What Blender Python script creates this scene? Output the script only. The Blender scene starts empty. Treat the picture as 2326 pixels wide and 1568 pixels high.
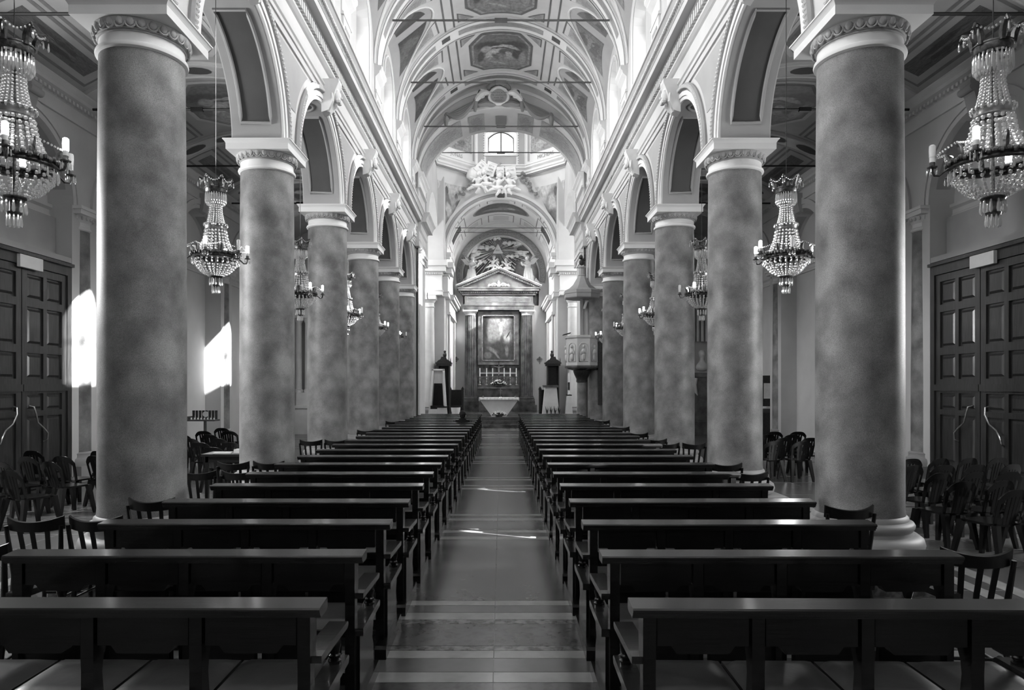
import bpy, bmesh, math, random
from math import sin, cos, pi, sqrt, radians, atan2
from mathutils import Vector, Matrix
random.seed(11)
SC = bpy.context.scene
COL = SC.collection
# ---------------------------------------------------------------- camera
H = 1.89                      # camera height
F = 1580.0                    # focal length in pixels of the 2326 px frame
cd = bpy.data.cameras.new('camera'); cam = bpy.data.objects.new('camera', cd); COL.objects.link(cam)
cd.sensor_width = 36.0; cd.lens = 36.0*F/2326.0
cd.shift_x = (1163-1138)/2326.0; cd.shift_y = (875-784)/2326.0
cam.location = (0, 0, H); cam.rotation_euler = (pi/2, 0, 0)
cd.clip_start = 0.05; cd.clip_end = 300
SC.camera = cam
# ---------------------------------------------------------------- colour management
SC.view_settings.view_transform = 'Standard'; SC.view_settings.look = 'None'
SC.view_settings.gamma = 1.0; SC.view_settings.use_curve_mapping = False
SC.view_settings.exposure = 0.3
SC.cycles.use_denoising = True
SC.cycles.max_bounces = 10; SC.cycles.diffuse_bounces = 6; SC.cycles.glossy_bounces = 4
SC.cycles.transparent_max_bounces = 16; SC.cycles.sample_clamp_indirect = 6.0
# ---------------------------------------------------------------- world and sun
W = bpy.data.worlds.new('world'); SC.world = W; W.use_nodes = True
W.node_tree.nodes['Background'].inputs[0].default_value = (1, 1, 1, 1)
W.node_tree.nodes['Background'].inputs[1].default_value = 2.0
SUN_DIR = Vector((-1, 0.44, -0.56)).normalized()
sl = bpy.data.lights.new('sun', 'SUN'); sun = bpy.data.objects.new('sun', sl); COL.objects.link(sun)
sl.energy = 36.0; sl.angle = radians(0.55)
sun.rotation_euler = SUN_DIR.to_track_quat('-Z', 'Y').to_euler(); sun.location = (30, -10, 30)
def area(name, loc, direction, sx, sy, power, spread=180):
    l = bpy.data.lights.new(name, 'AREA'); l.shape = 'RECTANGLE'; l.size = sx; l.size_y = sy; l.energy = power; l.spread = radians(spread)
    o = bpy.data.objects.new(name, l); COL.objects.link(o); o.location = loc
    o.rotation_euler = Vector(direction).to_track_quat('-Z', 'Y').to_euler()
    return o
PITCH = 3.6
DCOL = [6.76+PITCH*k for k in range(-2, 6)]        # column rows, depth from the camera
BAYS = [DCOL[k]+PITCH/2 for k in range(7)]         # 1.36 ... 22.96
NWIN = 98.0
for d in BAYS:                                     # daylight in the clerestory windows
    for s in (-1, 1):
        area('clerestory_daylight', (s*3.57, d, 9.75), (-s, 0, -0.25), .95, 1.8, NWIN*(1.0 if s < 0 else 1.15), 125)
area('drum_daylight_and_fill', (0, 33.72, 13.6), (0, -1, -0.1), 1.1, .95, 26, 140)
area('drum_daylight_and_fill', (-3.28, 30.45, 13.6), (1, 0, -0.3), 1.1, .95, 100, 140)
area('drum_daylight_and_fill', (0, 27.18, 13.6), (0, 1, -0.35), 1.1, .95, 62, 140)  # added fill from an unseen near-side window, brightens the choir arch wall
area('choir_daylight', (-2.86, 35.9, 7.75), (1, 0.15, -0.75), 1.3, .8, 300, 130)
area('choir_daylight', (2.86, 35.9, 7.75), (-1, 0.15, -0.75), 1.3, .8, 340, 130)
area('transept_daylight', (-6.8, 30, 7.5), (1, 0, -0.3), 1.6, 2.4, 380)
area('transept_daylight', (6.8, 30, 7.5), (-1, 0, -0.3), 1.6, 2.4, 330)
area('facade_fill', (0, -2.75, 9.2), (0, 1, -0.25), 1.6, 1.6, 45)  # added fill light from behind the camera, set at the facade window
area('aisle_daylight', (8.7, 8.56, 3.2), (-1, 0.1, 0), 1.3, 2.2, 230)
area('aisle_daylight', (-8.7, 8.56, 4.2), (1, 0.1, 0), 0.9, 1.6, 420)
area('aisle_daylight', (8.2, 19.36, 5.7), (-1, 0, -.2), 1.0, 0.9, 30)
area('aisle_daylight', (-8.2, 22.96, 5.7), (1, 0, -.2), 1.0, 0.9, 60)

# ================================================================ helpers
class MB:
    def __init__(s): s.v = []; s.f = []; s.sm = []
    def add(s, vs, fs, smooth=False):
        b = len(s.v); s.v += [tuple(p) for p in vs]
        s.f += [tuple(i+b for i in q) for q in fs]; s.sm += [smooth]*len(fs); return s
    def box(s, x0, x1, y0, y1, z0, z1):
        return s.hexa([(x0,y0,z0),(x1,y0,z0),(x1,y1,z0),(x0,y1,z0),(x0,y0,z1),(x1,y0,z1),(x1,y1,z1),(x0,y1,z1)])
    def hexa(s, p):
        return s.add(p, [(0,3,2,1),(4,5,6,7),(0,1,5,4),(1,2,6,5),(2,3,7,6),(3,0,4,7)])
    def lathe(s, prof, n=24, c=(0,0,0), a0=0.0, a1=2*pi, smooth=True, sx=1.0, sy=1.0):
        full = abs(a1-a0-2*pi) < 1e-6; m = n if full else n+1; vs = []; fs = []
        for r, z in prof:
            for k in range(m):
                a = a0+(a1-a0)*k/n; vs.append((c[0]+sx*r*cos(a), c[1]+sy*r*sin(a), c[2]+z))
        for j in range(len(prof)-1):
            for k in range(n):
                k2 = (k+1) % m
                fs.append((j*m+k, j*m+k2, (j+1)*m+k2, (j+1)*m+k))
        return s.add(vs, fs, smooth)
    def tube(s, path, r, n=6, smooth=True, closed=False):
        P = [Vector(p) for p in path]; vs = []; fs = []; L = len(P); up = None
        for i, p in enumerate(P):
            if closed: t = P[(i+1) % L]-P[i-1]
            else: t = P[min(i+1, L-1)]-P[max(i-1, 0)]
            t = t.normalized() if t.length > 1e-9 else Vector((0,0,1))
            if up is None: up = Vector((0,0,1)) if abs(t.z) < 0.9 else Vector((1,0,0))
            a = t.cross(up); a = a.normalized() if a.length > 1e-6 else t.orthogonal().normalized()
            b = a.cross(t).normalized(); up = b
            rr = r[i] if isinstance(r, (list, tuple)) else r
            for k in range(n):
                g = 2*pi*k/n; vs.append(p+a*(rr*cos(g))+b*(rr*sin(g)))
        for i in range(L if closed else L-1):
            j = (i+1) % L
            for k in range(n):
                k2 = (k+1) % n; fs.append((i*n+k, i*n+k2, j*n+k2, j*n+k))
        if not closed:
            fs.append(tuple(range(n))); fs.append(tuple((L-1)*n+k for k in range(n-1, -1, -1)))
        return s.add(vs, fs, smooth)
    def ball(s, c, r, nu=8, nv=5, sc=(1,1,1), smooth=True, rot=None):
        vs = []; fs = []
        for j in range(nv+1):
            t = pi*j/nv
            for k in range(nu):
                a = 2*pi*k/nu; p = Vector((r*sc[0]*sin(t)*cos(a), r*sc[1]*sin(t)*sin(a), r*sc[2]*cos(t)))
                if rot: p = rot @ p
                vs.append((c[0]+p.x, c[1]+p.y, c[2]+p.z))
        for j in range(nv):
            for k in range(nu):
                k2 = (k+1) % nu; fs.append((j*nu+k, (j+1)*nu+k, (j+1)*nu+k2, j*nu+k2))
        return s.add(vs, fs, smooth)
    def prism(s, poly, fn, a0, a1, smooth=False):
        """poly: 2D outline; fn(u, v, a) -> 3D; extruded from a0 to a1"""
        n = len(poly); vs = [fn(u, v, a0) for u, v in poly]+[fn(u, v, a1) for u, v in poly]
        fs = [(k, (k+1) % n, n+(k+1) % n, n+k) for k in range(n)]
        s.add(vs, fs, smooth); b = len(s.v)-2*n
        s.f += [tuple(b+k for k in range(n-1, -1, -1)), tuple(b+n+k for k in range(n))]; s.sm += [False, False]
        return s
    def sheet(s, rows, smooth=True, closed=False):
        m = len(rows[0]); vs = [p for r in rows for p in r]; fs = []
        for j in range(len(rows)-1):
            for k in range(m if closed else m-1):
                k2 = (k+1) % m; fs.append((j*m+k, j*m+k2, (j+1)*m+k2, (j+1)*m+k))
        return s.add(vs, fs, smooth)
    def mesh(s, name):
        me = bpy.data.meshes.new(name); me.from_pydata(s.v, [], s.f)
        me.polygons.foreach_set('use_smooth', s.sm); me.update()
        if any(s.sm):
            bm = bmesh.new(); bm.from_mesh(me); bmesh.ops.recalc_face_normals(bm, faces=bm.faces[:]); bm.to_mesh(me); bm.free()
            try: me.set_sharp_from_angle(angle=radians(38))
            except Exception: pass
        return me
    def build(s, name, m, parent=None, **kw):
        return link(name, s.mesh(name), m, parent, **kw)
def link(name, me, m, parent=None, loc=None, rot=None, label=None, cat=None, group=None, kind=None):
    if m is not None and not me.materials: me.materials.append(m)
    o = bpy.data.objects.new(name, me); COL.objects.link(o)
    if parent: o.parent = parent
    if loc is not None: o.location = loc
    if rot is not None: o.rotation_euler = rot
    return tag(o, label, cat, group, kind)
def tag(o, label=None, cat=None, group=None, kind=None):
    if label: o['label'] = label
    if cat: o['category'] = cat
    if group: o['group'] = group
    if kind: o['kind'] = kind
    return o
def empty(name, loc=(0,0,0), rz=0.0, **kw):
    o = bpy.data.objects.new(name, None); COL.objects.link(o); o.location = loc; o.rotation_euler = (0, 0, rz)
    o.empty_display_size = 0.1
    return tag(o, **kw)
def dup(src, loc=None, rz=None, label=None, parent=None, mirror=False):
    c = src.copy(); COL.objects.link(c)
    if parent is not None: c.parent = parent
    if loc is not None: c.location = loc
    if rz is not None: c.rotation_euler = (0, 0, rz)
    if label: c['label'] = label
    for ch in src.children: dup(ch, parent=c)
    return c
def struct(name, mb, m, parent=None, label=None):
    o = mb.build(name, m, parent)
    if parent is None: o['kind'] = 'structure'
    if label: o['label'] = label
    return o
ORD = ['first','second','third','fourth','fifth','sixth','seventh','eighth','ninth','tenth','eleventh','twelfth','thirteenth','fourteenth','fifteenth','sixteenth','seventeenth','eighteenth','nineteenth','twentieth','twenty-first','twenty-second','twenty-third','twenty-fourth','twenty-fifth']
def fill2d(outer, holes, fn, name='plate', cut=None, mat_idx=0):
    """triangulated plate with holes; cut: spacing of extra cuts along u so that it can follow a curve"""
    bm = bmesh.new(); E = []
    for loop in [outer]+holes:
        vs = [bm.verts.new((p[0], p[1], 0)) for p in loop]
        E += [bm.edges.new((vs[i], vs[(i+1) % len(vs)])) for i in range(len(vs))]
    bmesh.ops.triangle_fill(bm, use_beauty=True, edges=E, normal=(0,0,1))
    if cut:
        u0 = min(p[0] for p in outer); u1 = max(p[0] for p in outer); k = int((u1-u0)/cut)+1
        for i in range(1, k):
            bmesh.ops.bisect_plane(bm, geom=bm.verts[:]+bm.edges[:]+bm.faces[:], plane_co=(u0+(u1-u0)*i/k,0,0), plane_no=(1,0,0))
    vs = [fn(v.co.x, v.co.y) for v in bm.verts]
    bm.verts.index_update(); fs = [tuple(v.index for v in f.verts) for f in bm.faces]; bm.free()
    return vs, fs
def arc_pts(cx, cz, r, a0, a1, n, rz=None):
    rz = rz or r
    return [(cx+r*cos(a0+(a1-a0)*k/n), cz+rz*sin(a0+(a1-a0)*k/n)) for k in range(n+1)]

def text(name, body, size, m, parent, loc, rot, extrude=.003):
    tx = bpy.data.curves.new(name, 'FONT'); tx.body = body; tx.size = size; tx.align_x = 'CENTER'; tx.extrude = extrude; tx.resolution_u = 2
    o = bpy.data.objects.new('tmp', tx); COL.objects.link(o); bpy.context.view_layer.update()
    me = bpy.data.meshes.new_from_object(o.evaluated_get(bpy.context.evaluated_depsgraph_get())); me.name = name
    bpy.data.objects.remove(o); bpy.data.curves.remove(tx); me.materials.clear()
    return link(name, me, m, parent, loc=loc, rot=rot)
# ================================================================ materials
M = {}
def nodes_of(name):
    m = bpy.data.materials.new(name); m.use_nodes = True; nt = m.node_tree; nt.nodes.clear()
    out = nt.nodes.new('ShaderNodeOutputMaterial'); b = nt.nodes.new('ShaderNodeBsdfPrincipled')
    nt.links.new(b.outputs[0], out.inputs[0]); M[name] = m
    return m, nt, b, out
def g(v): return (v, v, v, 1)
def mat(name, lo, hi, scale=3.0, rough=0.6, spec=0.3, detail=6.0, bump=0.0, bscale=40.0, metallic=0.0, coat=0.0, stretch=None, fine=None, p0=0.35, p1=0.65):
    m, nt, b, out = nodes_of(name); N = nt.nodes; L = nt.links
    tc = N.new('ShaderNodeTexCoord'); src = tc.outputs['Object']
    if stretch:
        mp = N.new('ShaderNodeMapping'); mp.inputs['Scale'].default_value = stretch; L.new(src, mp.inputs[0]); src = mp.outputs[0]
    nz = N.new('ShaderNodeTexNoise'); nz.inputs['Scale'].default_value = scale; nz.inputs['Detail'].default_value = detail
    L.new(src, nz.inputs['Vector'])
    cr = N.new('ShaderNodeValToRGB'); cr.color_ramp.elements[0].position = p0; cr.color_ramp.elements[1].position = p1
    cr.color_ramp.elements[0].color = g(lo); cr.color_ramp.elements[1].color = g(hi)
    L.new(nz.outputs[0], cr.inputs[0]); colr = cr.outputs[0]
    if fine:      # (scale, darkness, threshold) small dark flecks
        n2 = N.new('ShaderNodeTexNoise'); n2.inputs['Scale'].default_value = fine[0]; n2.inputs['Detail'].default_value = 2; n2.inputs['Roughness'].default_value = .8
        L.new(tc.outputs['Object'], n2.inputs['Vector'])
        c2 = N.new('ShaderNodeValToRGB'); c2.color_ramp.elements[0].position = fine[2]; c2.color_ramp.elements[1].position = fine[2]+0.16
        c2.color_ramp.elements[0].color = g(fine[1]); c2.color_ramp.elements[1].color = g(1); L.new(n2.outputs[0], c2.inputs[0])
        mx = N.new('ShaderNodeMix'); mx.data_type = 'RGBA'; mx.blend_type = 'MULTIPLY'; mx.inputs[0].default_value = 1
        L.new(colr, mx.inputs[6]); L.new(c2.outputs[0], mx.inputs[7]); colr = mx.outputs[2]
    L.new(colr, b.inputs['Base Color'])
    b.inputs['Roughness'].default_value = rough; b.inputs['Specular IOR Level'].default_value = spec
    b.inputs['Metallic'].default_value = metallic; b.inputs['Coat Weight'].default_value = coat; b.inputs['Coat Roughness'].default_value = 0.12
    if bump:
        n3 = N.new('ShaderNodeTexNoise'); n3.inputs['Scale'].default_value = bscale; n3.inputs['Detail'].default_value = 4
        L.new(src, n3.inputs['Vector']); bp = N.new('ShaderNodeBump'); bp.inputs['Strength'].default_value = bump; bp.inputs['Distance'].default_value = 0.01
        L.new(n3.outputs[0], bp.inputs['Height']); L.new(bp.outputs[0], b.inputs['Normal'])
    return m
def emit(name, strength):
    m, nt, b, out = nodes_of(name); b.inputs['Base Color'].default_value = g(0.9)
    b.inputs['Emission Color'].default_value = g(1); b.inputs['Emission Strength'].default_value = strength
    return m
mat('plaster', .50, .56, 1.2, .75, .2, bump=.05)
mat('plaster_white', .66, .72, 1.2, .7, .2, bump=.05)
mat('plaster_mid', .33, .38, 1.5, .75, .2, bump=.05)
mat('plaster_dark', .20, .24, 1.5, .75, .2)
mat('aisle_paint', .40, .46, 1.6, .8, .2)
mat('aisle_band', .52, .58, 1.6, .75, .2)
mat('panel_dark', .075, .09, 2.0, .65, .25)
mat('line_dark', .12, .15, 4.0, .7, .2)
mat('aisle_line', .20, .24, 4.0, .7, .2)
mat('stone_speckled', .12, .33, 2.6, .5, .35, detail=14, fine=(170, .55, .40), p0=.34, p1=.66)
mat('stone_base', .26, .31, 2.0, .5, .4)
mat('gilt', .16, .34, 9, .4, .5, metallic=.25)
mat('stucco', .62, .74, 3, .65, .3)
mat('marble_white', .60, .70, 2.5, .35, .5)
mat('marble_dark', .035, .13, 3.0, .25, .5, detail=12)
mat('marble_veined', .06, .18, 3.0, .3, .5, detail=12)
mat('slab_dark', .064, .10, 2.2, .22, .5, detail=10, fine=(9, .75, .36))
mat('slab_mid', .10, .13, 2.6, .22, .5, detail=10)
mat('slab_light', .27, .36, 4.0, .22, .5, detail=10)
mat('breccia', .055, .17, 14, .24, .5, detail=12, p0=.4, p1=.6)
mat('wood_pew', .003, .007, 7, .26, .5, coat=.25, stretch=(.35,5,5), bump=.08, bscale=9)
mat('wood_pew_top', .010, .024, 6, .24, .55, coat=.5, stretch=(.4,6,6), bump=.06, bscale=8)
mat('wood_chair', .004, .008, 9, .35, .4, coat=.1, stretch=(4,4,.5))
mat('wood_door', .022, .045, 8, .3, .45, coat=.25, stretch=(5,5,.35), bump=.1, bscale=9)
mat('wood_carved', .015, .035, 20, .4, .4, bump=.4, bscale=30)
mat('leather', .012, .02, 6, .36, .5, bump=.18, bscale=14)
mat('plastic_black', .003, .004, 4, .2, .5)
mat('iron', .10, .14, 6, .5, .5, metallic=.6)
mat('iron_dark', .02, .03, 6, .5, .5, metallic=.5)
mat('brass_dark', .04, .14, 30, .35, .5, metallic=.7, bump=.3, bscale=60)
mat('brass', .35, .5, 10, .25, .5, metallic=.9)
mat('candle_white', .7, .78, 4, .5, .3)
mat('cloth_white', .7, .78, 3, .8, .2)
mat('cloth_black', .008, .014, 8, .85, .15)
mat('hair', .01, .02, 30, .6, .3)
mat('skin', .34, .38, 6, .55, .3)
mat('paper', .55, .65, 6, .7, .2)
mat('leaf', .02, .06, 12, .5, .3)
mat('petal', .6, .75, 12, .6, .2)
mat('sign_white', .62, .68, 4, .5, .3)
mat('votive_glass', .02, .05, 10, .15, .5)
mat('ink', .05, .06, 4, .7, .2)
emit('bulb_lit', 14.0); emit('globe_lit', 6.0); emit('flame', 10.0)
def crystal():
    m, nt, b, out = nodes_of('crystal'); N = nt.nodes; L = nt.links
    b.inputs['Base Color'].default_value = g(.72); b.inputs['Roughness'].default_value = .08; b.inputs['Specular IOR Level'].default_value = 1.0
    tr = N.new('ShaderNodeBsdfTransparent'); mx = N.new('ShaderNodeMixShader'); mx.inputs[0].default_value = .6
    gl = N.new('ShaderNodeBsdfGlossy'); gl.inputs['Roughness'].default_value = .06; m2 = N.new('ShaderNodeMixShader'); m2.inputs[0].default_value = .45
    L.new(b.outputs[0], m2.inputs[1]); L.new(gl.outputs[0], m2.inputs[2])
    L.new(tr.outputs[0], mx.inputs[1]); L.new(m2.outputs[0], mx.inputs[2]); L.new(mx.outputs[0], out.inputs[0])
    m, nt, b, out = nodes_of('window_glass'); N = nt.nodes; L = nt.links
    tr = N.new('ShaderNodeBsdfTransparent'); tr.inputs[0].default_value = g(.93); gl = N.new('ShaderNodeBsdfGlossy'); gl.inputs['Roughness'].default_value = .05
    mx = N.new('ShaderNodeMixShader'); mx.inputs[0].default_value = .06; L.new(tr.outputs[0], mx.inputs[1]); L.new(gl.outputs[0], mx.inputs[2]); L.new(mx.outputs[0], out.inputs[0])
crystal()
def slate():
    m, nt, b, out = nodes_of('slate_floor'); N = nt.nodes; L = nt.links
    tc = N.new('ShaderNodeTexCoord'); br = N.new('ShaderNodeTexBrick'); L.new(tc.outputs['Object'], br.inputs['Vector'])
    br.inputs['Color1'].default_value = g(.075); br.inputs['Color2'].default_value = g(.10); br.inputs['Mortar'].default_value = g(.16)
    br.inputs['Scale'].default_value = 1.0; br.inputs['Brick Width'].default_value = .8; br.inputs['Row Height'].default_value = .8; br.inputs['Mortar Size'].default_value = .012; br.offset = 0
    nz = N.new('ShaderNodeTexNoise'); nz.inputs['Scale'].default_value = 3; nz.inputs['Detail'].default_value = 9; L.new(tc.outputs['Object'], nz.inputs['Vector'])
    mr = N.new('ShaderNodeMapRange'); mr.inputs[3].default_value = .65; mr.inputs[4].default_value = 1.4; L.new(nz.outputs[0], mr.inputs[0])
    mx = N.new('ShaderNodeMix'); mx.data_type = 'RGBA'; mx.blend_type = 'MULTIPLY'; mx.inputs[0].default_value = 1
    L.new(br.outputs[0], mx.inputs[6]); L.new(mr.outputs[0], mx.inputs[7]); L.new(mx.outputs[2], b.inputs['Base Color'])
    b.inputs['Roughness'].default_value = .27
slate()
def picture(name, base, marks, axes='xz', grain=5.0, warp=.05, contrast=.35, rough=.5):
    """a painted picture: soft-edged strokes (cx, cy, rx, ry, angle, tone[, softness]) over a mottled ground, in Generated coordinates"""
    m, nt, b, out = nodes_of(name); N = nt.nodes; L = nt.links
    tc = N.new('ShaderNodeTexCoord'); sp = N.new('ShaderNodeSeparateXYZ'); L.new(tc.outputs['Generated'], sp.inputs[0])
    cb = N.new('ShaderNodeCombineXYZ'); ix = {'x':0,'y':1,'z':2}
    L.new(sp.outputs[ix[axes[0]]], cb.inputs[0]); L.new(sp.outputs[ix[axes[1]]], cb.inputs[1])
    nz = N.new('ShaderNodeTexNoise'); nz.inputs['Scale'].default_value = grain; nz.inputs['Detail'].default_value = 8; L.new(cb.outputs[0], nz.inputs['Vector'])
    sb = N.new('ShaderNodeVectorMath'); sb.operation = 'SUBTRACT'; L.new(nz.outputs[1], sb.inputs[0]); sb.inputs[1].default_value = (.5,.5,.5)
    ml = N.new('ShaderNodeVectorMath'); ml.operation = 'SCALE'; L.new(sb.outputs[0], ml.inputs[0]); ml.inputs['Scale'].default_value = warp*2
    ad = N.new('ShaderNodeVectorMath'); ad.operation = 'ADD'; L.new(cb.outputs[0], ad.inputs[0]); L.new(ml.outputs[0], ad.inputs[1])
    fl = N.new('ShaderNodeVectorMath'); fl.operation = 'MULTIPLY'; L.new(ad.outputs[0], fl.inputs[0]); fl.inputs[1].default_value = (1,1,0)
    prev = None
    for mk in marks:
        cx, cy, rx, ry, an, tone = mk[:6]; soft = mk[6] if len(mk) > 6 else .5
        s1 = N.new('ShaderNodeVectorMath'); s1.operation = 'SUBTRACT'; L.new(fl.outputs[0], s1.inputs[0]); s1.inputs[1].default_value = (cx, cy, 0)
        mp = N.new('ShaderNodeMapping'); mp.vector_type = 'TEXTURE'; mp.inputs['Rotation'].default_value = (0,0,radians(an)); mp.inputs['Scale'].default_value = (rx, ry, 1); L.new(s1.outputs[0], mp.inputs[0])
        ln = N.new('ShaderNodeVectorMath'); ln.operation = 'LENGTH'; L.new(mp.outputs[0], ln.inputs[0])
        mr = N.new('ShaderNodeMapRange'); mr.inputs[1].default_value = 1-soft*.5; mr.inputs[2].default_value = 1+soft*.5; mr.inputs[3].default_value = 1; mr.inputs[4].default_value = 0
        mr.interpolation_type = 'SMOOTHSTEP'; L.new(ln.outputs['Value'], mr.inputs[0])
        mx = N.new('ShaderNodeMix'); mx.data_type = 'RGBA'; L.new(mr.outputs[0], mx.inputs[0])
        if prev is None: mx.inputs[6].default_value = g(base)
        else: L.new(prev, mx.inputs[6])
        mx.inputs[7].default_value = g(tone); prev = mx.outputs[2]
    n2 = N.new('ShaderNodeTexNoise'); n2.inputs['Scale'].default_value = grain*2.4; n2.inputs['Detail'].default_value = 10; L.new(fl.outputs[0], n2.inputs['Vector'])
    m2 = N.new('ShaderNodeMapRange'); m2.inputs[1].default_value = .3; m2.inputs[2].default_value = .7; m2.inputs[3].default_value = 1-contrast; m2.inputs[4].default_value = 1+contrast; L.new(n2.outputs[0], m2.inputs[0])
    mu = N.new('ShaderNodeMix'); mu.data_type = 'RGBA'; mu.blend_type = 'MULTIPLY'; mu.inputs[0].default_value = 1
    if prev is None: mu.inputs[6].default_value = g(base)
    else: L.new(prev, mu.inputs[6])
    L.new(m2.outputs[0], mu.inputs[7]); L.new(mu.outputs[2], b.inputs['Base Color']); b.inputs['Roughness'].default_value = rough
    return m
picture('altar_canvas', .05, [(.5,.62,.42,.36,0,.24,.8),(.1,.8,.2,.35,0,.035,.7),(.92,.85,.18,.25,0,.09,.7),(.52,.86,.3,.16,0,.34,.9),
    (.35,.55,.2,.3,20,.28,.6),(.56,.72,.06,.2,0,.45,.4),(.56,.88,.045,.04,0,.16,.3),(.42,.86,.13,.012,-25,.36,.4),(.70,.86,.13,.012,20,.36,.4),
    (.62,.44,.09,.11,0,.12,.5),(.74,.46,.1,.1,30,.42,.5),(.68,.36,.09,.04,10,.4,.4),(.5,.2,.5,.24,0,.045,.7),(.28,.22,.16,.05,-20,.15,.8),(.42,.12,.13,.025,-40,.17,.8),
    (.74,.2,.05,.12,5,.15,.8),(.15,.1,.12,.07,0,.12,.6),(.78,.55,.09,.016,50,.03,.3)], 'xz', 6, .03, .35, .4)
FIG = [(.5,.8,.5,.2,0,.20,.8),(.3,.3,.3,.12,10,.05,.7),(.75,.28,.22,.12,-8,.045,.7),(.32,.55,.09,.16,35,.36,.4),(.28,.72,.035,.05,0,.24,.3),(.45,.47,.16,.06,-18,.40,.4),(.58,.5,.12,.09,20,.09,.4),(.66,.62,.07,.14,-15,.30,.4),(.67,.78,.032,.045,0,.18,.3),
    (.8,.5,.08,.2,8,.06,.5),(.5,.33,.22,.035,-6,.36,.5),(.22,.4,.08,.1,50,.30,.5),(.72,.36,.12,.04,14,.28,.5),(.9,.65,.06,.2,0,.24,.5),(.12,.6,.06,.16,0,.07,.5),(.45,.85,.16,.03,15,.30,.6),(.4,.66,.05,.1,-30,.12,.5)]
picture('fresco_scene', .13, FIG, 'xy', 8, .045, .35)
picture('fresco_saints', .30, [(.5,.3,.3,.3,0,.2,.8),(.45,.5,.12,.3,10,.38,.5),(.45,.85,.06,.08,0,.16,.4),(.6,.35,.2,.15,-30,.15,.6),(.3,.25,.15,.15,20,.34,.6),(.75,.6,.15,.22,0,.26,.6),(.2,.65,.1,.2,0,.18,.6)], 'xz', 7, .08, .35)
picture('fresco_left', .50, [(.5,.45,.4,.42,0,.33,.7),(.28,.62,.13,.26,10,.16,.4),(.30,.88,.055,.06,0,.10,.3),(.36,.45,.09,.2,20,.5,.5),(.62,.78,.05,.06,0,.14,.3),(.62,.58,.1,.17,0,.34,.5),(.78,.66,.2,.08,15,.12,.5),(.5,.25,.1,.16,0,.6,.5),(.7,.4,.14,.14,0,.42,.6),(.2,.2,.15,.18,0,.3,.6)], 'xz', 6, .05, .25)
picture('fresco_right', .50, [(.62,.5,.34,.42,-20,.27,.6),(.7,.78,.22,.2,0,.24,.6),(.72,.86,.06,.08,0,.10,.3),(.62,.62,.12,.2,20,.44,.5),(.66,.35,.2,.18,-30,.14,.5),(.5,.3,.12,.14,30,.20,.6),(.85,.3,.12,.2,0,.22,.6)], 'xz', 6, .05, .25)
picture('fresco_oval', .09, [(.4,.6,.25,.14,10,.24,.7),(.6,.45,.3,.1,-10,.16,.7),(.7,.5,.08,.12,0,.4,.4),(.3,.4,.15,.1,0,.05,.6)], 'xy', 8, .06, .5)
picture('fresco_glory', .30, [(.5,.62,.42,.34,0,.07,.9),(.2,.45,.18,.25,0,.2,.8),(.8,.4,.16,.3,0,.42,.8)], 'xz', 6, .05, .25)
picture('grotesque', .30, [(.5,.5,.35,.4,0,.22,.6)], 'xy', 9, .25, .45)
picture('dark_fresco', .04, [(.4,.6,.2,.2,0,.09,.6),(.6,.35,.15,.15,0,.07,.6)], 'yz', 7, .15, .5)
picture('grotesque_dark', .13, [(.5,.5,.3,.3,0,.19,.5),(.3,.5,.12,.3,0,.08,.5),(.7,.5,.12,.3,0,.08,.5)], 'xy', 6, .3, .4)
# ================================================================ SETTING
XW, XA, XO = 3.13, 3.85, 8.35       # nave face, aisle face of the arcade wall, outer aisle wall
RA, ZS = 1.38, 5.40                 # arcade arch radius and springing
Y0, YE = -3.0, 25.25
mb = MB().box(-9.6, 9.6, -3.2, 42, -.12, 0)
floor = struct('floor', mb, M['slate_floor'])
# marble slabs of the nave: one piece each
P0, PER = 4.40, 4.08
ROWS = [(0,.16,'slab_light'),(.16,.39,'slab_mid'),(.39,.53,'slab_light'),(.53,.62,'breccia'),(.62,1.08,'slab_dark'),(1.08,1.18,'breccia'),(1.18,1.35,'slab_light'),(1.35,1.54,'slab_mid'),(1.54,1.67,'slab_light'),(1.67,4.08,'slab_dark')]
XC = [-3.55, -1.78, -.05, 1.68, 3.4]
cache = {}
def slab(x0, x1, y0, y1, m):
    key = (round(x1-x0,3), round(y1-y0,3), m)
    if key not in cache:
        cache[key] = MB().box(-(x1-x0)/2+.003, (x1-x0)/2-.003, -(y1-y0)/2+.003, (y1-y0)/2-.003, 0, .008).mesh('floor_slab'); cache[key].materials.append(M[m])
    link('floor_slab', cache[key], None, floor, loc=((x0+x1)/2, (y0+y1)/2, 0))
for p in range(-2, 7):
    for a, b_, m in ROWS:
        ya, yb = P0+p*PER+a, P0+p*PER+b_
        if ya > 30.2 or yb < -2.9: continue
        yb = min(yb, 30.2); ya = max(ya, -2.9)
        cols = XC if p < 4 else [XC[0], XC[2], XC[4]]
        for i in range(len(cols)-1): slab(cols[i], cols[i+1], ya, yb, m)
for s in (-1, 1):                    # pale borders of the side aisles
    for x in (4.3, 4.62):
        MB().box(min(s*x, s*(x+.16)), max(s*x, s*(x+.16)), -2.9, 27.3, 0, .006).build('floor_border', M['slab_light'], floor)
    for d in DCOL[1:]:
        for q in (-.5, .45):
            a, b_ = sorted((s*4.82, s*8.3)); MB().box(a, b_, d+q, d+q+.13, 0, .005).build('floor_border', M['slab_mid'], floor)
# presbytery platform and steps
for k, (y, z) in enumerate(((30.2,.155),(30.5,.31),(30.8,.465))):
    struct('floor_presbytery_step', MB().box(-3.9, 3.9, y, 38.9, 0 if k == 0 else z-.155, z), M['marble_dark' if k < 2 else 'slab_dark'])

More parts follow.
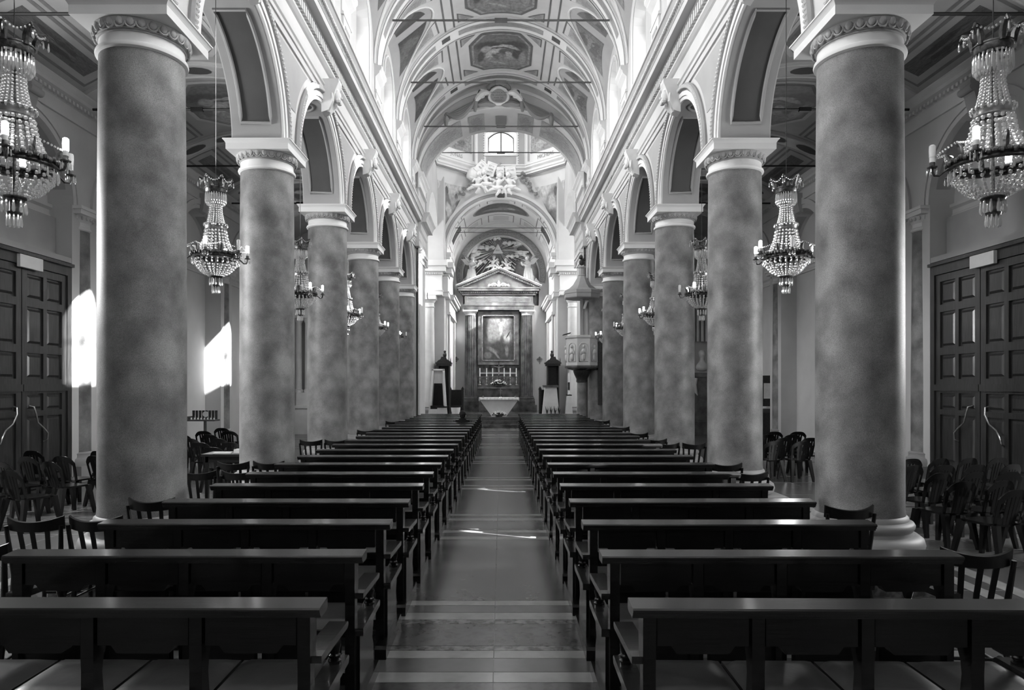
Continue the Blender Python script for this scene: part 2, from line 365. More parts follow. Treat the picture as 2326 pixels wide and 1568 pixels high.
def arcade(s):
    side = 'left' if s < 0 else 'right'
    w = MB(); NA = 28
    for X in (XW, XA):
        x = s*X; ztop = 8.12
        w.add([(x,Y0,0),(x,DCOL[0]-.42,0),(x,DCOL[0]-.42,ztop),(x,Y0,ztop)], [(0,1,2,3)])
        for k, c in enumerate(DCOL):
            e = YE if k == 7 else c+.42
            w.add([(x,c-.42,ZS),(x,e,ZS),(x,e,ztop),(x,c-.42,ztop)], [(0,1,2,3)])
        for m in BAYS:
            A = arc_pts(m, ZS, RA, pi, 0, NA)
            w.sheet([[(x,y,z) for y, z in A], [(x,y,ztop) for y, z in A]], smooth=False)
    for m in BAYS:
        A = arc_pts(m, ZS, RA, pi, 0, NA)
        w.sheet([[(s*XW,y,z) for y, z in A], [(s*XA,y,z) for y, z in A]], smooth=True)
    for k, c in enumerate(DCOL):
        e = YE if k == 7 else c+.42
        w.add([(s*XW,c-.42,ZS),(s*XA,c-.42,ZS),(s*XA,e,ZS),(s*XW,e,ZS)], [(0,1,2,3)])
    w.box(*sorted((s*XW, s*XA)), Y0, DCOL[0]-.42, 0, ZS)
    wall = struct('wall_%s_arcade' % side, w, M['plaster'])
    for m in BAYS[1:]:
        # soffit band, two dark panels with raised frames, medallion at the crown
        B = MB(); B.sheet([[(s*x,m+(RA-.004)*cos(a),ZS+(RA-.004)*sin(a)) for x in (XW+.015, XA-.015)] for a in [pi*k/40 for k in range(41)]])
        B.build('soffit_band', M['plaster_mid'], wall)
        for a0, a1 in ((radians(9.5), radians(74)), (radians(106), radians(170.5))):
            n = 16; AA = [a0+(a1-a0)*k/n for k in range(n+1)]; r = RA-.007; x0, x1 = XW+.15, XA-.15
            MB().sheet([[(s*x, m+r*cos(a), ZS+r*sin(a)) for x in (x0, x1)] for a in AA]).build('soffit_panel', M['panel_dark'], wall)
            r = RA-.012
            path = [(s*x0, m+r*cos(a), ZS+r*sin(a)) for a in AA]+[(s*x1, m+r*cos(a), ZS+r*sin(a)) for a in AA[::-1]]
            MB().tube(path, .026, 6, closed=True).build('panel_frame', M['plaster_mid'], wall)
        r = RA-.012; xm = (XW+XA)/2
        ring = [(s*(xm+.2*cos(t)), m+.2*sin(t), ZS+sqrt(r*r-(.2*sin(t))**2)) for t in [2*pi*k/20 for k in range(20)]]
        MB().tube(ring, .022, 6, closed=True).build('medallion_ring', M['plaster_mid'], wall)
        MB().lathe([(0,-.05),(.08,-.045),(.13,-.02),(.17,0)], 14, (s*xm, m, ZS+RA-.012)).build('medallion', M['plaster_dark'], wall)
        # archivolt: fillets and a leaf moulding
        for r0, r1, pr in ((0,.055,.03),(.062,.135,.05)):
            prof = [(RA+r0, 0),(RA+r0, pr),(RA+r1, pr),(RA+r1, 0)]
            MB().sheet([[(s*(XW-p), m+q*cos(a), ZS+q*sin(a)) for q, p in prof] for a in [pi*k/40 for k in range(41)]]).build('archivolt_fillet', M['plaster_white'], wall)
        MB().tube([(s*(XW-.035), m+(RA+.2)*cos(a), ZS+.01+(RA+.2)*sin(a)) for a in [pi*k/40 for k in range(41)]], .05, 8).build('archivolt_roll', M['plaster_mid'], wall)
        B = MB(); nb = 84
        for k in range(nb):
            a = pi*(k+.5)/nb; B.ball((s*(XW-.075), m+(RA+.2)*cos(a), ZS+(RA+.2)*sin(a)), .021, 6, 4, (1.0,1.0,1.6), rot=Matrix.Rotation(a-pi/2, 3, 'X'))
        B.build('leaf_moulding', M['plaster'], wall, kind='stuff')
        # keystone bracket with a carved head
        prof = [(0,6.62),(.12,6.66),(.2,6.82),(.24,7.0),(.3,7.14),(.3,7.2),(0,7.2)]
        ks = MB().prism(prof, lambda u, v, a: (s*(XW-.02-u), m+a, v), -.12, .12).build('keystone', M['stucco'], wall)
        B = MB().ball((s*(XW-.25), m, 6.93), .1, 10, 8, (.9,.85,1.15)); B.ball((s*(XW-.34), m, 6.9), .025, 6, 4); B.ball((s*(XW-.22), m, 7.02), .11, 10, 6, (.8,1,.6)); B.ball((s*(XW-.3), m-.05, 6.84), .05, 6, 4); B.ball((s*(XW-.3), m+.05, 6.84), .05, 6, 4)
        B.tube([(s*(XW-.2), m-.1, 6.95),(s*(XW-.22), m-.13, 6.8),(s*(XW-.12), m-.06, 6.66)], .03, 6); B.tube([(s*(XW-.2), m+.1, 6.95),(s*(XW-.22), m+.13, 6.8),(s*(XW-.12), m+.06, 6.66)], .03, 6)
        B.build('carved_head', M['stucco'], ks)
    # spandrel panels
    for c in DCOL[2:]:
        ro = RA+.33; zt = 6.84; pts = []
        def edge(mid, sg):
            res = []
            for k in range(13):
                z = 6.02+(zt-6.02)*k/12; dz = z-ZS; res.append((mid+sg*sqrt(max(ro*ro-dz*dz, 0)), z))
            return res
        e1 = edge(c-PITCH/2, 1); e2 = edge(c+PITCH/2, -1)
        pts = [(min(y, c), z) for y, z in e1]+[(max(y, c), z) for y, z in e2[::-1]]
        vs, fs = fill2d(pts, [], lambda u, v: (s*(XW-.006), u, v)); MB().add(vs, fs).build('spandrel_panel', M['plaster_mid'], wall)
    # entablature
    prof = [(XW,6.90),(3.10,6.90),(3.10,7.0),(3.075,7.005),(3.075,7.07),(3.05,7.09),(3.05,7.12),(3.10,7.12),(3.10,7.43),(3.07,7.45),(3.03,7.49),(3.03,7.53),(3.045,7.53),(3.045,7.72),(3.0,7.73),(2.985,7.76),(2.85,7.76),(2.85,7.87),(2.84,7.875),(2.83,7.90),(2.80,7.98),(2.745,8.04),(2.72,8.05),(2.72,8.10),(XW+.02,8.13)]
    B = MB().sheet([[(s*x, y, z) for x, z in prof] for y in (Y0, 24.95)], smooth=False); en = B.build('entablature', M['plaster'], wall)
    B = MB(); y = .3
    while y < 24.9:
        B.box(*sorted((s*2.985, s*3.05)), y, y+.065, 7.55, 7.70); y += .11
    B.build('dentil_course', M['plaster'], wall, kind='stuff')
    B = MB(); y = .3
    while y < 24.9:
        B.ball((s*2.80, y, 7.955), .06, 6, 4, (.5,.62,1.05), rot=Matrix.Rotation(s*.5, 3, 'Y')); y += .088
    B.build('waterleaf_course', M['plaster'], wall, kind='stuff')
    B = MB(); y = .3
    while y < 24.9:
        B.ball((s*2.845, y, 7.885), .016, 5, 3); y += .05
    B.build('bead_course', M['plaster'], wall, kind='stuff')
    # clerestory
    ZV = 9.8
    w = MB()
    w.add([(s*XW,Y0,8.1),(s*XW,DCOL[0],8.1),(s*XW,DCOL[0],ZV),(s*XW,Y0,ZV)], [(0,1,2,3)])
    w.add([(s*XW,DCOL[7],8.1),(s*XW,YE,8.1),(s*XW,YE,ZV),(s*XW,DCOL[7],ZV)], [(0,1,2,3)])
    def hole(m, k=1.0, lift=0.0):
        hw = .72*k; zb, zt = 8.3+lift, 10.2-lift*.3
        return [(m-hw, zb),(m+hw, zb)]+[(m+hw*cos(t), zt+hw*sin(t)) for t in [pi*j/12 for j in range(13)]]
    for m in BAYS:
        outer = [(m-1.8,8.1),(m+1.8,8.1),(m+1.8,ZV),(m+1.35,ZV)]+[(m+1.35*cos(t), ZV+1.5*sin(t)) for t in [pi*j/24 for j in range(1,24)]]+[(m-1.35,ZV),(m-1.8,ZV)]
        vs, fs = fill2d(outer, [hole(m)], lambda u, v: (s*XW, u, v)); w.add(vs, fs)
        h0, h1 = hole(m), hole(m, .72, .28)
        w.sheet([[(s*XW,u,v) for u, v in h0],[(s*3.62,u,v) for u, v in h1]], smooth=False, closed=True)
    cl = struct('wall_%s_clerestory' % side, w, M['plaster'])
    for i, m in enumerate(BAYS):
        h1 = hole(m, .72, .28); wn = struct('window_%d' % (i+1 if s < 0 else i+8), MB().add(*fill2d(h1, [], lambda u, v: (s*3.62, u, v))), M['window_glass'])
        B = MB().tube([(s*3.60,u,v) for u, v in h1], .03, 6, closed=True); B.box(*sorted((s*3.585, s*3.61)), m-.018, m+.018, 8.58, 10.6); B.box(*sorted((s*3.585, s*3.61)), m-.5, m+.5, 9.4, 9.43)
        B.build('window_frame', M['iron_dark'], wn)
        MB().tube([(s*(XW-.01),u,v) for u, v in hole(m, 1.08)[1:]], .035, 6).build('window_surround', M['plaster_white'], cl)
    # rib imposts above the cornice
    for c in DCOL[1:]:
        prof = [(0,9.15),(.06,9.15),(.06,9.2),(.03,9.22),(.03,9.52),(.07,9.56),(.13,9.62),(.13,9.66),(.18,9.72),(.18,9.8),(0,9.8)]
        MB().prism(prof, lambda u, v, a: (s*(XW-u), c+a, v), -.38, .38).build('rib_impost', M['plaster_white'], cl)
        MB().box(*sorted((s*XW, s*(XW-.045))), c-.32, c+.32, 8.12, 9.15).build('pilaster_strip', M['plaster_white'], cl)
        MB().box(*sorted((s*XW, s*(XW-.055))), c-.2, c+.2, 8.3, 9.0).build('pilaster_panel', M['plaster_mid'], cl)
    return wall, cl
ARC = {s: arcade(s) for s in (-1, 1)}

# ---------------------------------------------------------------- nave vault
ZV, RV, TL = 9.8, XW, radians(52.6)
def vp(th, y, off=0.0, s=1):           # point on the vault: th from the springing of side s
    r = RV-off; return (s*r*cos(th), y, ZV+r*sin(th))
V = MB(); NT = 26
ths = [pi/2*k/NT for k in range(NT+1)]
def wid(th): return 1.35*sqrt(max(0, 1-(th/TL)**2)) if th < TL else 0.0
for s in (-1, 1):
    V.sheet([[vp(t, Y0, 0, s), vp(t, DCOL[0], 0, s)] for t in ths]); V.sheet([[vp(t, DCOL[7], 0, s), vp(t, YE, 0, s)] for t in ths])
    for m in BAYS:
        for sg in (-1, 1):
            rows = []
            for t in sorted(set(ths+[TL])):
                w_ = wid(t); rows.append([vp(t, m+sg*(w_+(1.8-w_)*k/3), 0, s) for k in range(4)])
            V.sheet(rows)
ceiling = struct('ceiling', V, M['plaster'])
for s in (-1, 1):
    for m in BAYS:
        if m < 4: n = 8
        rows = []
        for j in range(25):
            t = pi*j/24; Wp = Vector((s*XW, m+1.35*cos(t), ZV+1.5*sin(t))); Vp = Vector(vp(TL*sin(t), m+1.35*cos(t), 0, s))
            rows.append([Wp.lerp(Vp, k/4) for k in range(5)])
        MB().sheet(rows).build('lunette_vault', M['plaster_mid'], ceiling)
        if m > 12:
            MB().tube([vp(TL*sin(pi*j/24), m+1.35*cos(pi*j/24), .01, s) for j in range(25)], .035, 6).build('lunette_rib', M['plaster_white'], ceiling)
            # painted triangle on each flank of the lunette
            for sg in (-1, 1):
                rows = []
                for j in range(9):
                    t = radians(38+44*j/8); yy = m+sg*1.35*cos(t)
                    Wp = Vector((s*XW, yy, ZV+1.5*sin(t))); Vp = Vector(vp(TL*sin(t), yy, 0, s)); up = Vector((-s*.3, 0, -1)).normalized()*.012
                    a = .30-.1*j/8; rows.append([Wp.lerp(Vp, a+(.86-a)*k/4)+up for k in range(5)])
                MB().sheet(rows).build('lunette_painting', M['dark_fresco' if s < 0 else 'grotesque_dark'], ceiling)
def on_vault(poly, off, m, name, parent, holes=(), s=1):
    """polygon given as (arc x from the crown line, y)"""
    def fn(u, v):
        a = u/RV; r = RV-off; return (r*sin(a), v, ZV+r*cos(a))
    vs, fs = fill2d(poly, list(holes), fn, cut=.25); return MB().add(vs, fs, True).build(name, m, parent)
def ringpoly(poly, k):
    cx = sum(p[0] for p in poly)/len(poly); cy = sum(p[1] for p in poly)/len(poly)
    return [(cx+(x-cx)*k, cy+(y-cy)*k) for x, y in poly]
def rect(x0, x1, y0, y1): return [(x0,y0),(x1,y0),(x1,y1),(x0,y1)]
for c in DCOL[3:]:                     # transverse ribs: band, fillets, inlaid strips
    w0, w1 = c-.36, c+.36
    if c > 24: w0, w1 = c-.3, c+.42
    pr = [(w0,0),(w0,.05),(w1,.05),(w1,0)]
    MB().sheet([[(( RV-o)*cos(a), y, ZV+(RV-o)*sin(a)) for y, o in pr] for a in [pi*k/48 for k in range(49)]]).build('transverse_rib', M['plaster_white'], ceiling)
    for q in (w0+.04, w1-.04):
        MB().tube([((RV-.055)*cos(a), q, ZV+(RV-.055)*sin(a)) for a in [pi*k/48 for k in range(49)]], .022, 5).build('rib_fillet', M['plaster_mid'], ceiling)
    for u0, u1 in ((-4.0,-2.2),(-1.95,-1.65),(-1.35,1.35),(1.65,1.95),(2.2,4.0)):
        on_vault(rect(u0, u1, c-.13, c+.13), .056, M['panel_dark' if u1-u0 < .5 else 'grotesque'], 'rib_inlay', ceiling)
for s in (-1, 1):                      # long rails beside the crown
    for k in range(3, 7):
        a, b_ = DCOL[k]+.36, DCOL[k+1]-.36
        for u in (1.42, 1.72):
            on_vault(rect(*sorted((s*u, s*(u+.05))), a, b_), .012, M['line_dark'], 'vault_line', ceiling)
for k in range(3, 7):
    a, b_ = DCOL[k]+.42, DCOL[k+1]-.42; mid = (a+b_)/2; hl = (b_-a)/2-.12
    oc = [(-1.05,mid-hl*.55),(-.62,mid-hl),(.62,mid-hl),(1.05,mid-hl*.55),(1.05,mid+hl*.55),(.62,mid+hl),(-.62,mid+hl),(-1.05,mid+hl*.55)]
    fr = on_vault(oc, .012, M['line_dark'], 'ceiling_picture', ceiling); fr['label'] = 'framed octagonal ceiling fresco between the transverse ribs'
    on_vault(ringpoly(oc, .93), .02, M['gilt'], 'picture_frame', ceiling, [ringpoly(oc, .86)])
    on_vault(ringpoly(oc, .86), .024, M['fresco_scene'], 'fresco', ceiling)
    for sx in (-1, 1):
        for sy in (-1, 1):
            tri = [(sx*1.32,mid+sy*hl*1.02),(sx*.8,mid+sy*hl*1.02),(sx*1.32,mid+sy*hl*.62)]
            on_vault(tri, .01, M['line_dark'], 'corner_panel', ceiling); on_vault(ringpoly(tri,.8), .014, M['grotesque'], 'corner_ornament', ceiling)
            # long curved triangles between lunette and rib
            tri = [(sx*1.95,mid+sy*hl*1.0),(sx*2.0,mid+sy*hl*.42),(sx*2.9,mid+sy*hl*.78),(sx*3.9,mid+sy*hl*1.0)]
            on_vault(tri, .010, M['line_dark'], 'flank_panel', ceiling); on_vault(ringpoly(tri,.92), .013, M['plaster'], 'flank_border', ceiling); on_vault(ringpoly(tri,.72), .017, M['grotesque'], 'flank_ornament', ceiling)
for c in DCOL[5:]:                     # iron tie rods, each with a central coupling
    t = empty('tie_rod', (0, c, 11.1), label='iron tie rod spanning the nave vault, %s from the camera' % ORD[DCOL.index(c)-5], cat='tie rod', group='tie rods of the nave vault')
    MB().tube([(-2.74,0,0),(2.74,0,0)], .026, 8).build('rod', M['iron'], t); MB().box(-.16,.16,-.04,.04,-.045,.045).build('coupling', M['iron'], t)

# ---------------------------------------------------------------- side aisles
def aisle(s):
    side = 'left' if s < 0 else 'right'
    hs, rise = (XO-XA)/2, .70; R = (hs*hs+rise*rise)/(2*rise); zc = 8.25-R; xm = (XO+XA)/2; zs = 7.55; am = math.asin(hs/R)
    def av(u, y, off=0.0):             # u: arc length from the crown line
        a = u/R; r = R-off; return (s*(xm+r*sin(a)), y, zc+r*cos(a))
    um = R*am
    C_ = MB().sheet([[av(-um+2*um*k/24, y) for k in range(25)] for y in (Y0, 27.5)])
    ce = struct('ceiling_%s_aisle' % side, C_, M['aisle_paint'])
    MB().box(*sorted((s*3.7, s*9.5)), Y0-.1, 27.6, 8.42, 8.5).build('roof_deck', M['plaster_dark'], ce)
    def on(poly, off, m, name, holes=()):
        vs, fs = fill2d(poly, list(holes), lambda u, v: av(u, v, off), cut=.4); return MB().add(vs, fs, True).build(name, M[m], ce)
    for c in DCOL[2:]:
        pr = [(c-.3,0),(c-.3,.05),(c+.3,.05),(c+.3,0)]
        MB().sheet([[av(-um+2*um*k/24, y, o) for y, o in pr] for k in range(25)]).build('transverse_rib', M['aisle_band'], ce)
        for q in (-.27, .27):
            MB().tube([av(-um+2*um*k/24, c+q, .055) for k in range(25)], .02, 5).build('rib_fillet', M['aisle_band'], ce)
        for u in (-1.7, -.85, 0, .85, 1.7):
            on([(u+.3*cos(t), c+.16*sin(t)) for t in [2*pi*j/12 for j in range(12)]], .056, 'panel_dark', 'rib_medallion')
    for m in BAYS[2:]:
        hl, hx = 1.12, .95
        oc = [(-hx,m-.5),(-.5,m-hl),(.5,m-hl),(hx,m-.5),(hx,m+.5),(.5,m+hl),(-.5,m+hl),(-hx,m+.5)]
        on(ringpoly(oc,1.1), .008, 'aisle_band', 'picture_frame'); on(ringpoly(oc,1.0), .014, 'aisle_line', 'frame_line'); on(ringpoly(oc,.93), .02, 'fresco_scene', 'fresco')
        for sx in (-1, 1):
            for u0, u1, mm, o in ((1.25,1.31,'aisle_line',.006),(1.38,2.12,'aisle_line',.006),(1.44,2.06,'aisle_paint',.010),(1.56,1.94,'grotesque_dark',.014)):
                e = 1.38 if mm == 'aisle_line' else (1.32 if mm == 'aisle_paint' else 1.1)
                on(rect(*sorted((sx*u0, sx*u1)), m-e, m+e), o, mm, 'vault_panel')
    # outer wall with arched recesses
    w = MB(); NA = 24
    ys = [Y0]+[]
    for k, m in enumerate(BAYS):
        arch = [(m-RA,0),(m-RA,ZS)]+[(m-RA*cos(t), ZS+RA*sin(t)) for t in [pi*j/NA for j in range(1,NA)]]+[(m+RA,ZS),(m+RA,0)]
        poly = [(m-1.8,0)]+arch+[(m+1.8,0),(m+1.8,7.6),(m-1.8,7.6)]
        w.add(*fill2d(poly, [], lambda u, v: (s*XO, u, v)))
        w.sheet([[(s*XO,u,v) for u, v in arch],[(s*8.82,u,v) for u, v in arch]], smooth=False)
        hl = []
        if s > 0 and k in (1, 2): hl = [[(m-.22,4.3),(m+.22,4.3),(m+.22,5.2),(m-.22,5.2)]]
        w.add(*fill2d([arch[0]]+arch[1:], hl, lambda u, v: (s*8.82, u, v)))
    w.add([(s*XO,Y0,0),(s*XO,DCOL[0],0),(s*XO,DCOL[0],7.6),(s*XO,Y0,7.6)], [(0,1,2,3)])
    w.add([(s*XO,DCOL[7],0),(s*XO,27.5,0),(s*XO,27.5,7.6),(s*XO,DCOL[7],7.6)], [(0,1,2,3)])
    w.box(*sorted((s*9.4, s*9.5)), Y0, 4.5, 0, 8.45); w.box(*sorted((s*9.4, s*9.5)), 10.5, 27.6, 0, 8.45)
    wall = struct('wall_%s_outer' % side, w, M['plaster'])
    for k, m in enumerate(BAYS[2:]):
        for r0, r1, pr_ in ((0,.10,.03),(.11,.24,.05)):
            prof = [(RA+r0,0),(RA+r0,pr_),(RA+r1,pr_),(RA+r1,0)]
            MB().sheet([[(s*(XO-p), m+q*cos(a), ZS+q*sin(a)) for q, p in prof] for a in [pi*j/32 for j in range(33)]]).build('archivolt_fillet', M['plaster'], wall)
        # inner framed panel of the recess soffit
        MB().sheet([[(s*x, m+(RA-.01)*cos(a), ZS+(RA-.01)*sin(a)) for x in (XO+.1, 8.72)] for a in [radians(12+58*j/12) for j in range(13)]]).build('soffit_panel', M['plaster_mid'], wall)
        MB().sheet([[(s*x, m+(RA-.01)*cos(a), ZS+(RA-.01)*sin(a)) for x in (XO+.1, 8.72)] for a in [radians(110+58*j/12) for j in range(13)]]).build('soffit_panel', M['plaster_mid'], wall)
        prof = [(0,6.66),(.1,6.7),(.16,6.95),(.24,7.12),(.24,7.2),(0,7.2)]
        ks = MB().prism(prof, lambda u, v, a: (s*(XO-u), m+a, v), -.14, .14).build('keystone', M['plaster_mid'], wall)
        MB().tube([(s*(XO-.2), m-.17, 7.05),(s*(XO-.2), m+.17, 7.05)], .07, 10).build('scroll', M['plaster_mid'], ks)
        # cornice of the recess at the springing
        pr2 = [(0,5.14),(.05,5.14),(.05,5.2),(.03,5.22),(.03,5.30),(.09,5.34),(.09,5.40),(0,5.40)]
        MB().prism(pr2, lambda u, v, a: (s*(8.82-u), m+a, v), -RA, RA).build('recess_cornice', M['plaster'], wall)
    # entablature of the outer wall and of the arcade wall's aisle side
    prof = [(0,7.0),(.05,7.0),(.05,7.06),(.02,7.07),(.02,7.28),(.07,7.32),(.07,7.36),(.16,7.40),(.16,7.47),(.22,7.55),(.22,7.58),(0,7.62)]
    MB().sheet([[(s*(XO-u), y, v) for u, v in prof] for y in (Y0, 27.5)], smooth=False).build('entablature', M['aisle_band'], wall)
    B = MB(); y = 4.0
    while y < 27.4:
        B.box(*sorted((s*(XO-.13), s*(XO-.05))), y, y+.06, 7.29, 7.35); y += .12
    B.build('dentil_course', M['aisle_band'], wall, kind='stuff')
    MB().sheet([[(s*(XA+u), y, v) for u, v in prof] for y in (Y0, 27.5)], smooth=False).build('entablature', M['aisle_band'], ARC[s][0])
    # engaged columns
    for c in DCOL[2:]:
        ec = empty('engaged_column'); ec.parent = wall; ec.location = (s*8.58, c, 0)
        B = MB().box(-.4,.4,-.4,.4,0,.3); B.lathe([(.4,.3),(.42,.36),(.4,.43),(.36,.45),(.35,.49),(.36,.53),(.31,.56)], 20); B.build('base', M['stone_base'], ec)
        MB().lathe([(.31,.55),(.31,2.0),(.285,4.98)], 24).build('shaft', M['stone_speckled'], ec)
        MB().lathe([(.285,4.96),(.31,4.98),(.31,5.02),(.285,5.04),(.285,5.12),(.31,5.15),(.36,5.25)], 24).build('capital', M['plaster_white'], ec)
        B = MB()
        for k in range(22):
            a = 2*pi*k/22; B.ball((.345*cos(a), .345*sin(a), 5.2), .035, 6, 4, (.7,.7,1.2))
        B.build('egg_moulding', M['plaster'], ec, kind='stuff')
        B = MB().box(-.38,.38,-.38,.38,5.25,5.34); B.box(-.41,.41,-.41,.41,5.34,5.40); B.build('abacus', M['plaster_white'], ec)
    # tie rods
    for c in DCOL[3:7]:
        t = empty('aisle_tie_rod', (s*xm, c, 7.42), label='iron tie rod across the %s aisle, %s from the camera' % (side, ORD[DCOL.index(c)-3]), cat='tie rod', group='tie rods of the side aisles')
        MB().tube([(-hs,0,0),(hs,0,0)], .025, 6).build('rod', M['iron_dark'], t); MB().box(-.12,.12,-.035,.035,-.04,.04).build('coupling', M['iron_dark'], t)
    # end wall
    B = MB().box(*sorted((s*3.85, s*9.4)), 27.5, 27.7, 0, 12); struct('wall_%s_aisle_end' % side, B, M['plaster'])
    return wall, ce
AIS = {s: aisle(s) for s in (-1, 1)}
# facade behind the camera
w = MB(); w.add(*fill2d([(-9.5,0),(9.5,0),(9.5,13.5),(-9.5,13.5)], [[(1.1*cos(t), 9.3+1.1*sin(t)) for t in [2*pi*k/24 for k in range(24)]]], lambda u, v: (u, Y0, v)))
struct('wall_back', w, M['plaster'])
wn = struct('window_15', MB().add(*fill2d([(1.1*cos(t), 9.3+1.1*sin(t)) for t in [2*pi*k/24 for k in range(24)]], [], lambda u, v: (u, Y0-.05, v))), M['window_glass'])  # unseen round window, added to go with the fill light

# ---------------------------------------------------------------- crossing, drum, choir
YC, AP = 30.45, 2.95; YN, YF = YC-AP, YC+AP
w = MB()
ell = [(3.0*cos(t), 9.6+2.35*sin(t)) for t in [pi*k/40 for k in range(41)]]
vlt = [(XW*cos(t), ZV+XW*sin(t)) for t in [pi*k/40 for k in range(41)]]
poly = [(3.0,8.09)]+ell+[(-3.0,8.09),(-XW-.02,8.09)]+vlt[::-1]+[(XW+.02,8.09)]
w.add(*fill2d(poly, [], lambda u, v: (u, YE, v)))
so = [(3.0,0)]+ell+[(-3.0,0)]
w.sheet([[(u, YE, v) for u, v in so],[(u, YN, v) for u, v in so]], smooth=True)
w.add([(-9.4,YN-.02,11.9),(9.4,YN-.02,11.9),(9.4,YN-.02,12.3),(-9.4,YN-.02,12.3)], [(0,1,2,3)])
tri_wall = struct('wall_triumphal_arch', w, M['plaster'])
for r0, r1, p, mm in ((0,.1,.03,'plaster_white'),(.12,.3,.05,'plaster_mid'),(.62,.74,.05,'plaster_white')):
    pr = [(r0,0),(r0,p),(r1,p),(r1,0)]
    MB().sheet([[((3.0+q*.15)*cos(a) if q < .5 else (3.0+.13)*cos(a), YE-o, 9.6+(2.35+q)*sin(a)) for q, o in pr] for a in [pi*k/40 for k in range(41)]]).build('arch_band', M[mm], tri_wall)
for a0, a1 in ((8,60),(66,78),(102,114),(120,172)):     # painted panels in the soffit of the arch
    AA = [radians(a0+(a1-a0)*k/12) for k in range(13)]
    MB().sheet([[(2.985*cos(a), y, 9.6+2.335*sin(a)) for y in (YE+.35, YN-.3)] for a in AA]).build('soffit_panel', M['grotesque'], tri_wall)
MB().sheet([[(2.985*cos(a), y, 9.6+2.335*sin(a)) for y in (YE+.7, YN-.7)] for a in [radians(86+8*k/6) for k in range(7)]]).build('soffit_tablet', M['plaster_dark'], tri_wall)
for s in (-1, 1):   # piers of the triumphal arch
    side = 'left' if s < 0 else 'right'
    p = MB().box(*sorted((s*3.09, s*3.9)), YE, YN, 0, 8.09); p.box(*sorted((s*3.03, s*3.9)), YE+.03, YN, 8.05, 12)
    pier = struct('wall_%s_pier' % side, p, M['plaster'])
    MB().box(*sorted((s*2.98, s*3.1)), YE+.3, YN-.35, .62, 6.45).build('pilaster', M['plaster'], pier)
    B = MB().box(*sorted((s*2.9, s*3.1)), YE+.2, YN-.25, 0, .35); B.box(*sorted((s*2.93, s*3.1)), YE+.24, YN-.29, .35, .52); B.box(*sorted((s*2.96, s*3.1)), YE+.27, YN-.32, .52, .62); B.build('pilaster_base', M['stone_base'], pier)
    B = MB()
    for u, z0, z1 in ((.05,6.45,6.52),(.0,6.52,6.68),(.07,6.68,6.75),(.12,6.75,6.86)):
        B.box(*sorted((s*(2.98-u), s*3.1)), YE+.3-u, YN-.35+u, z0, z1)
    B.build('pilaster_capital', M['plaster_white'], pier)
    prof = [(3.1,6.90),(2.94,6.90),(2.94,7.07),(2.9,7.12),(2.94,7.12),(2.94,7.43),(2.88,7.49),(2.88,7.72),(2.83,7.76),(2.68,7.76),(2.68,7.87),(2.63,7.98),(2.56,8.05),(2.56,8.10),(3.1,8.12)]
    MB().prism(prof, lambda u, v, a: (s*u, a, v), YE-.25, YN-.2).build('entablature_break', M['plaster'], pier)
    prof = [(0,9.05),(.1,9.05),(.1,9.1),(.05,9.14),(.05,9.4),(.12,9.45),(.12,9.5),(.2,9.56),(.2,9.62),(0,9.62)]
    MB().prism(prof, lambda u, v, a: (s*(3.0-u), a, v), YE-.1, YN-.2).build('arch_impost', M['plaster_white'], pier)
    # side arch of the crossing
    w = MB(); RS = 2.35
    arch = [(YC-RS,6.6),(YC-RS,7.9)]+[(YC-RS*cos(t), 7.9+RS*sin(t)) for t in [pi*j/24 for j in range(1,24)]]+[(YC+RS,7.9),(YC+RS,6.6)]
    w.add(*fill2d([(YN,6.6)]+arch+[(YF,6.6),(YF,12.3),(YN,12.3)], [], lambda u, v: (s*AP, u, v)))
    w.sheet([[(s*AP,u,v) for u, v in arch],[(s*3.6,u,v) for u, v in arch]], smooth=False)
    struct('wall_%s_crossing' % side, w, M['plaster'])
    # transept
    w = MB().box(*sorted((s*7.0, s*7.2)), 27.71, YF+.2, 0, 12); w.box(*sorted((s*2.95, s*7.2)), YF+.02, YF+.2, 0, 12); w.box(*sorted((s*2.98, s*7.2)), YN+.02, YF+.2, 11, 11.2)
    struct('wall_%s_transept' % side, w, M['plaster_white'])
    # far pier with a column, broken entablature and attic
    p = MB().box(*sorted((s*2.66, s*3.7)), 32.35, YF, .4, 12.0)
    fp = struct('wall_%s_choir_pier' % side, p, M['plaster'])
    prof = [(0,6.0),(.08,6.0),(.08,6.2),(.11,6.24),(.04,6.24),(.04,6.95),(.1,7.0),(.1,7.06),(.28,7.14),(.28,7.3),(.38,7.42),(.38,7.5),(0,7.55)]
    for x0, x1, y0, y1 in ((2.75,3.75,31.75,YF),(2.5,2.7,32.35,YF)):
        B = MB()
        for j in range(len(prof)-1):
            (u0, z0), (u1, z1) = prof[j], prof[j+1]
            if z1-z0 > .005:
                u = max(u0, u1) if z1-z0 < .2 else u0
                B.box(*sorted((s*(x0-u*.8), s*(x1+u*.3))), y0-u, y1, z0, z1)
        B.build('entablature_block', M['plaster_white'], fp)
    B = MB(); x = 2.7
    while x < 3.8:
        B.box(*sorted((s*x, s*(x+.05))), 31.58, 31.68, 6.93, 7.02); x += .1
    B.build('dentil_course', M['plaster_white'], fp, kind='stuff')
    ec = empty('engaged_column'); ec.parent = fp; ec.location = (s*3.33, 32.05, .465)
    B = MB().box(-.36,.36,-.36,.36,0,.2); B.lathe([(.36,.2),(.38,.26),(.36,.33),(.31,.36),(.32,.42),(.28,.45)], 20); B.build('base', M['stone_base'], ec)
    MB().lathe([(.28,.44),(.28,2),(.25,5.0)], 24).build('shaft', M['marble_white'], ec)
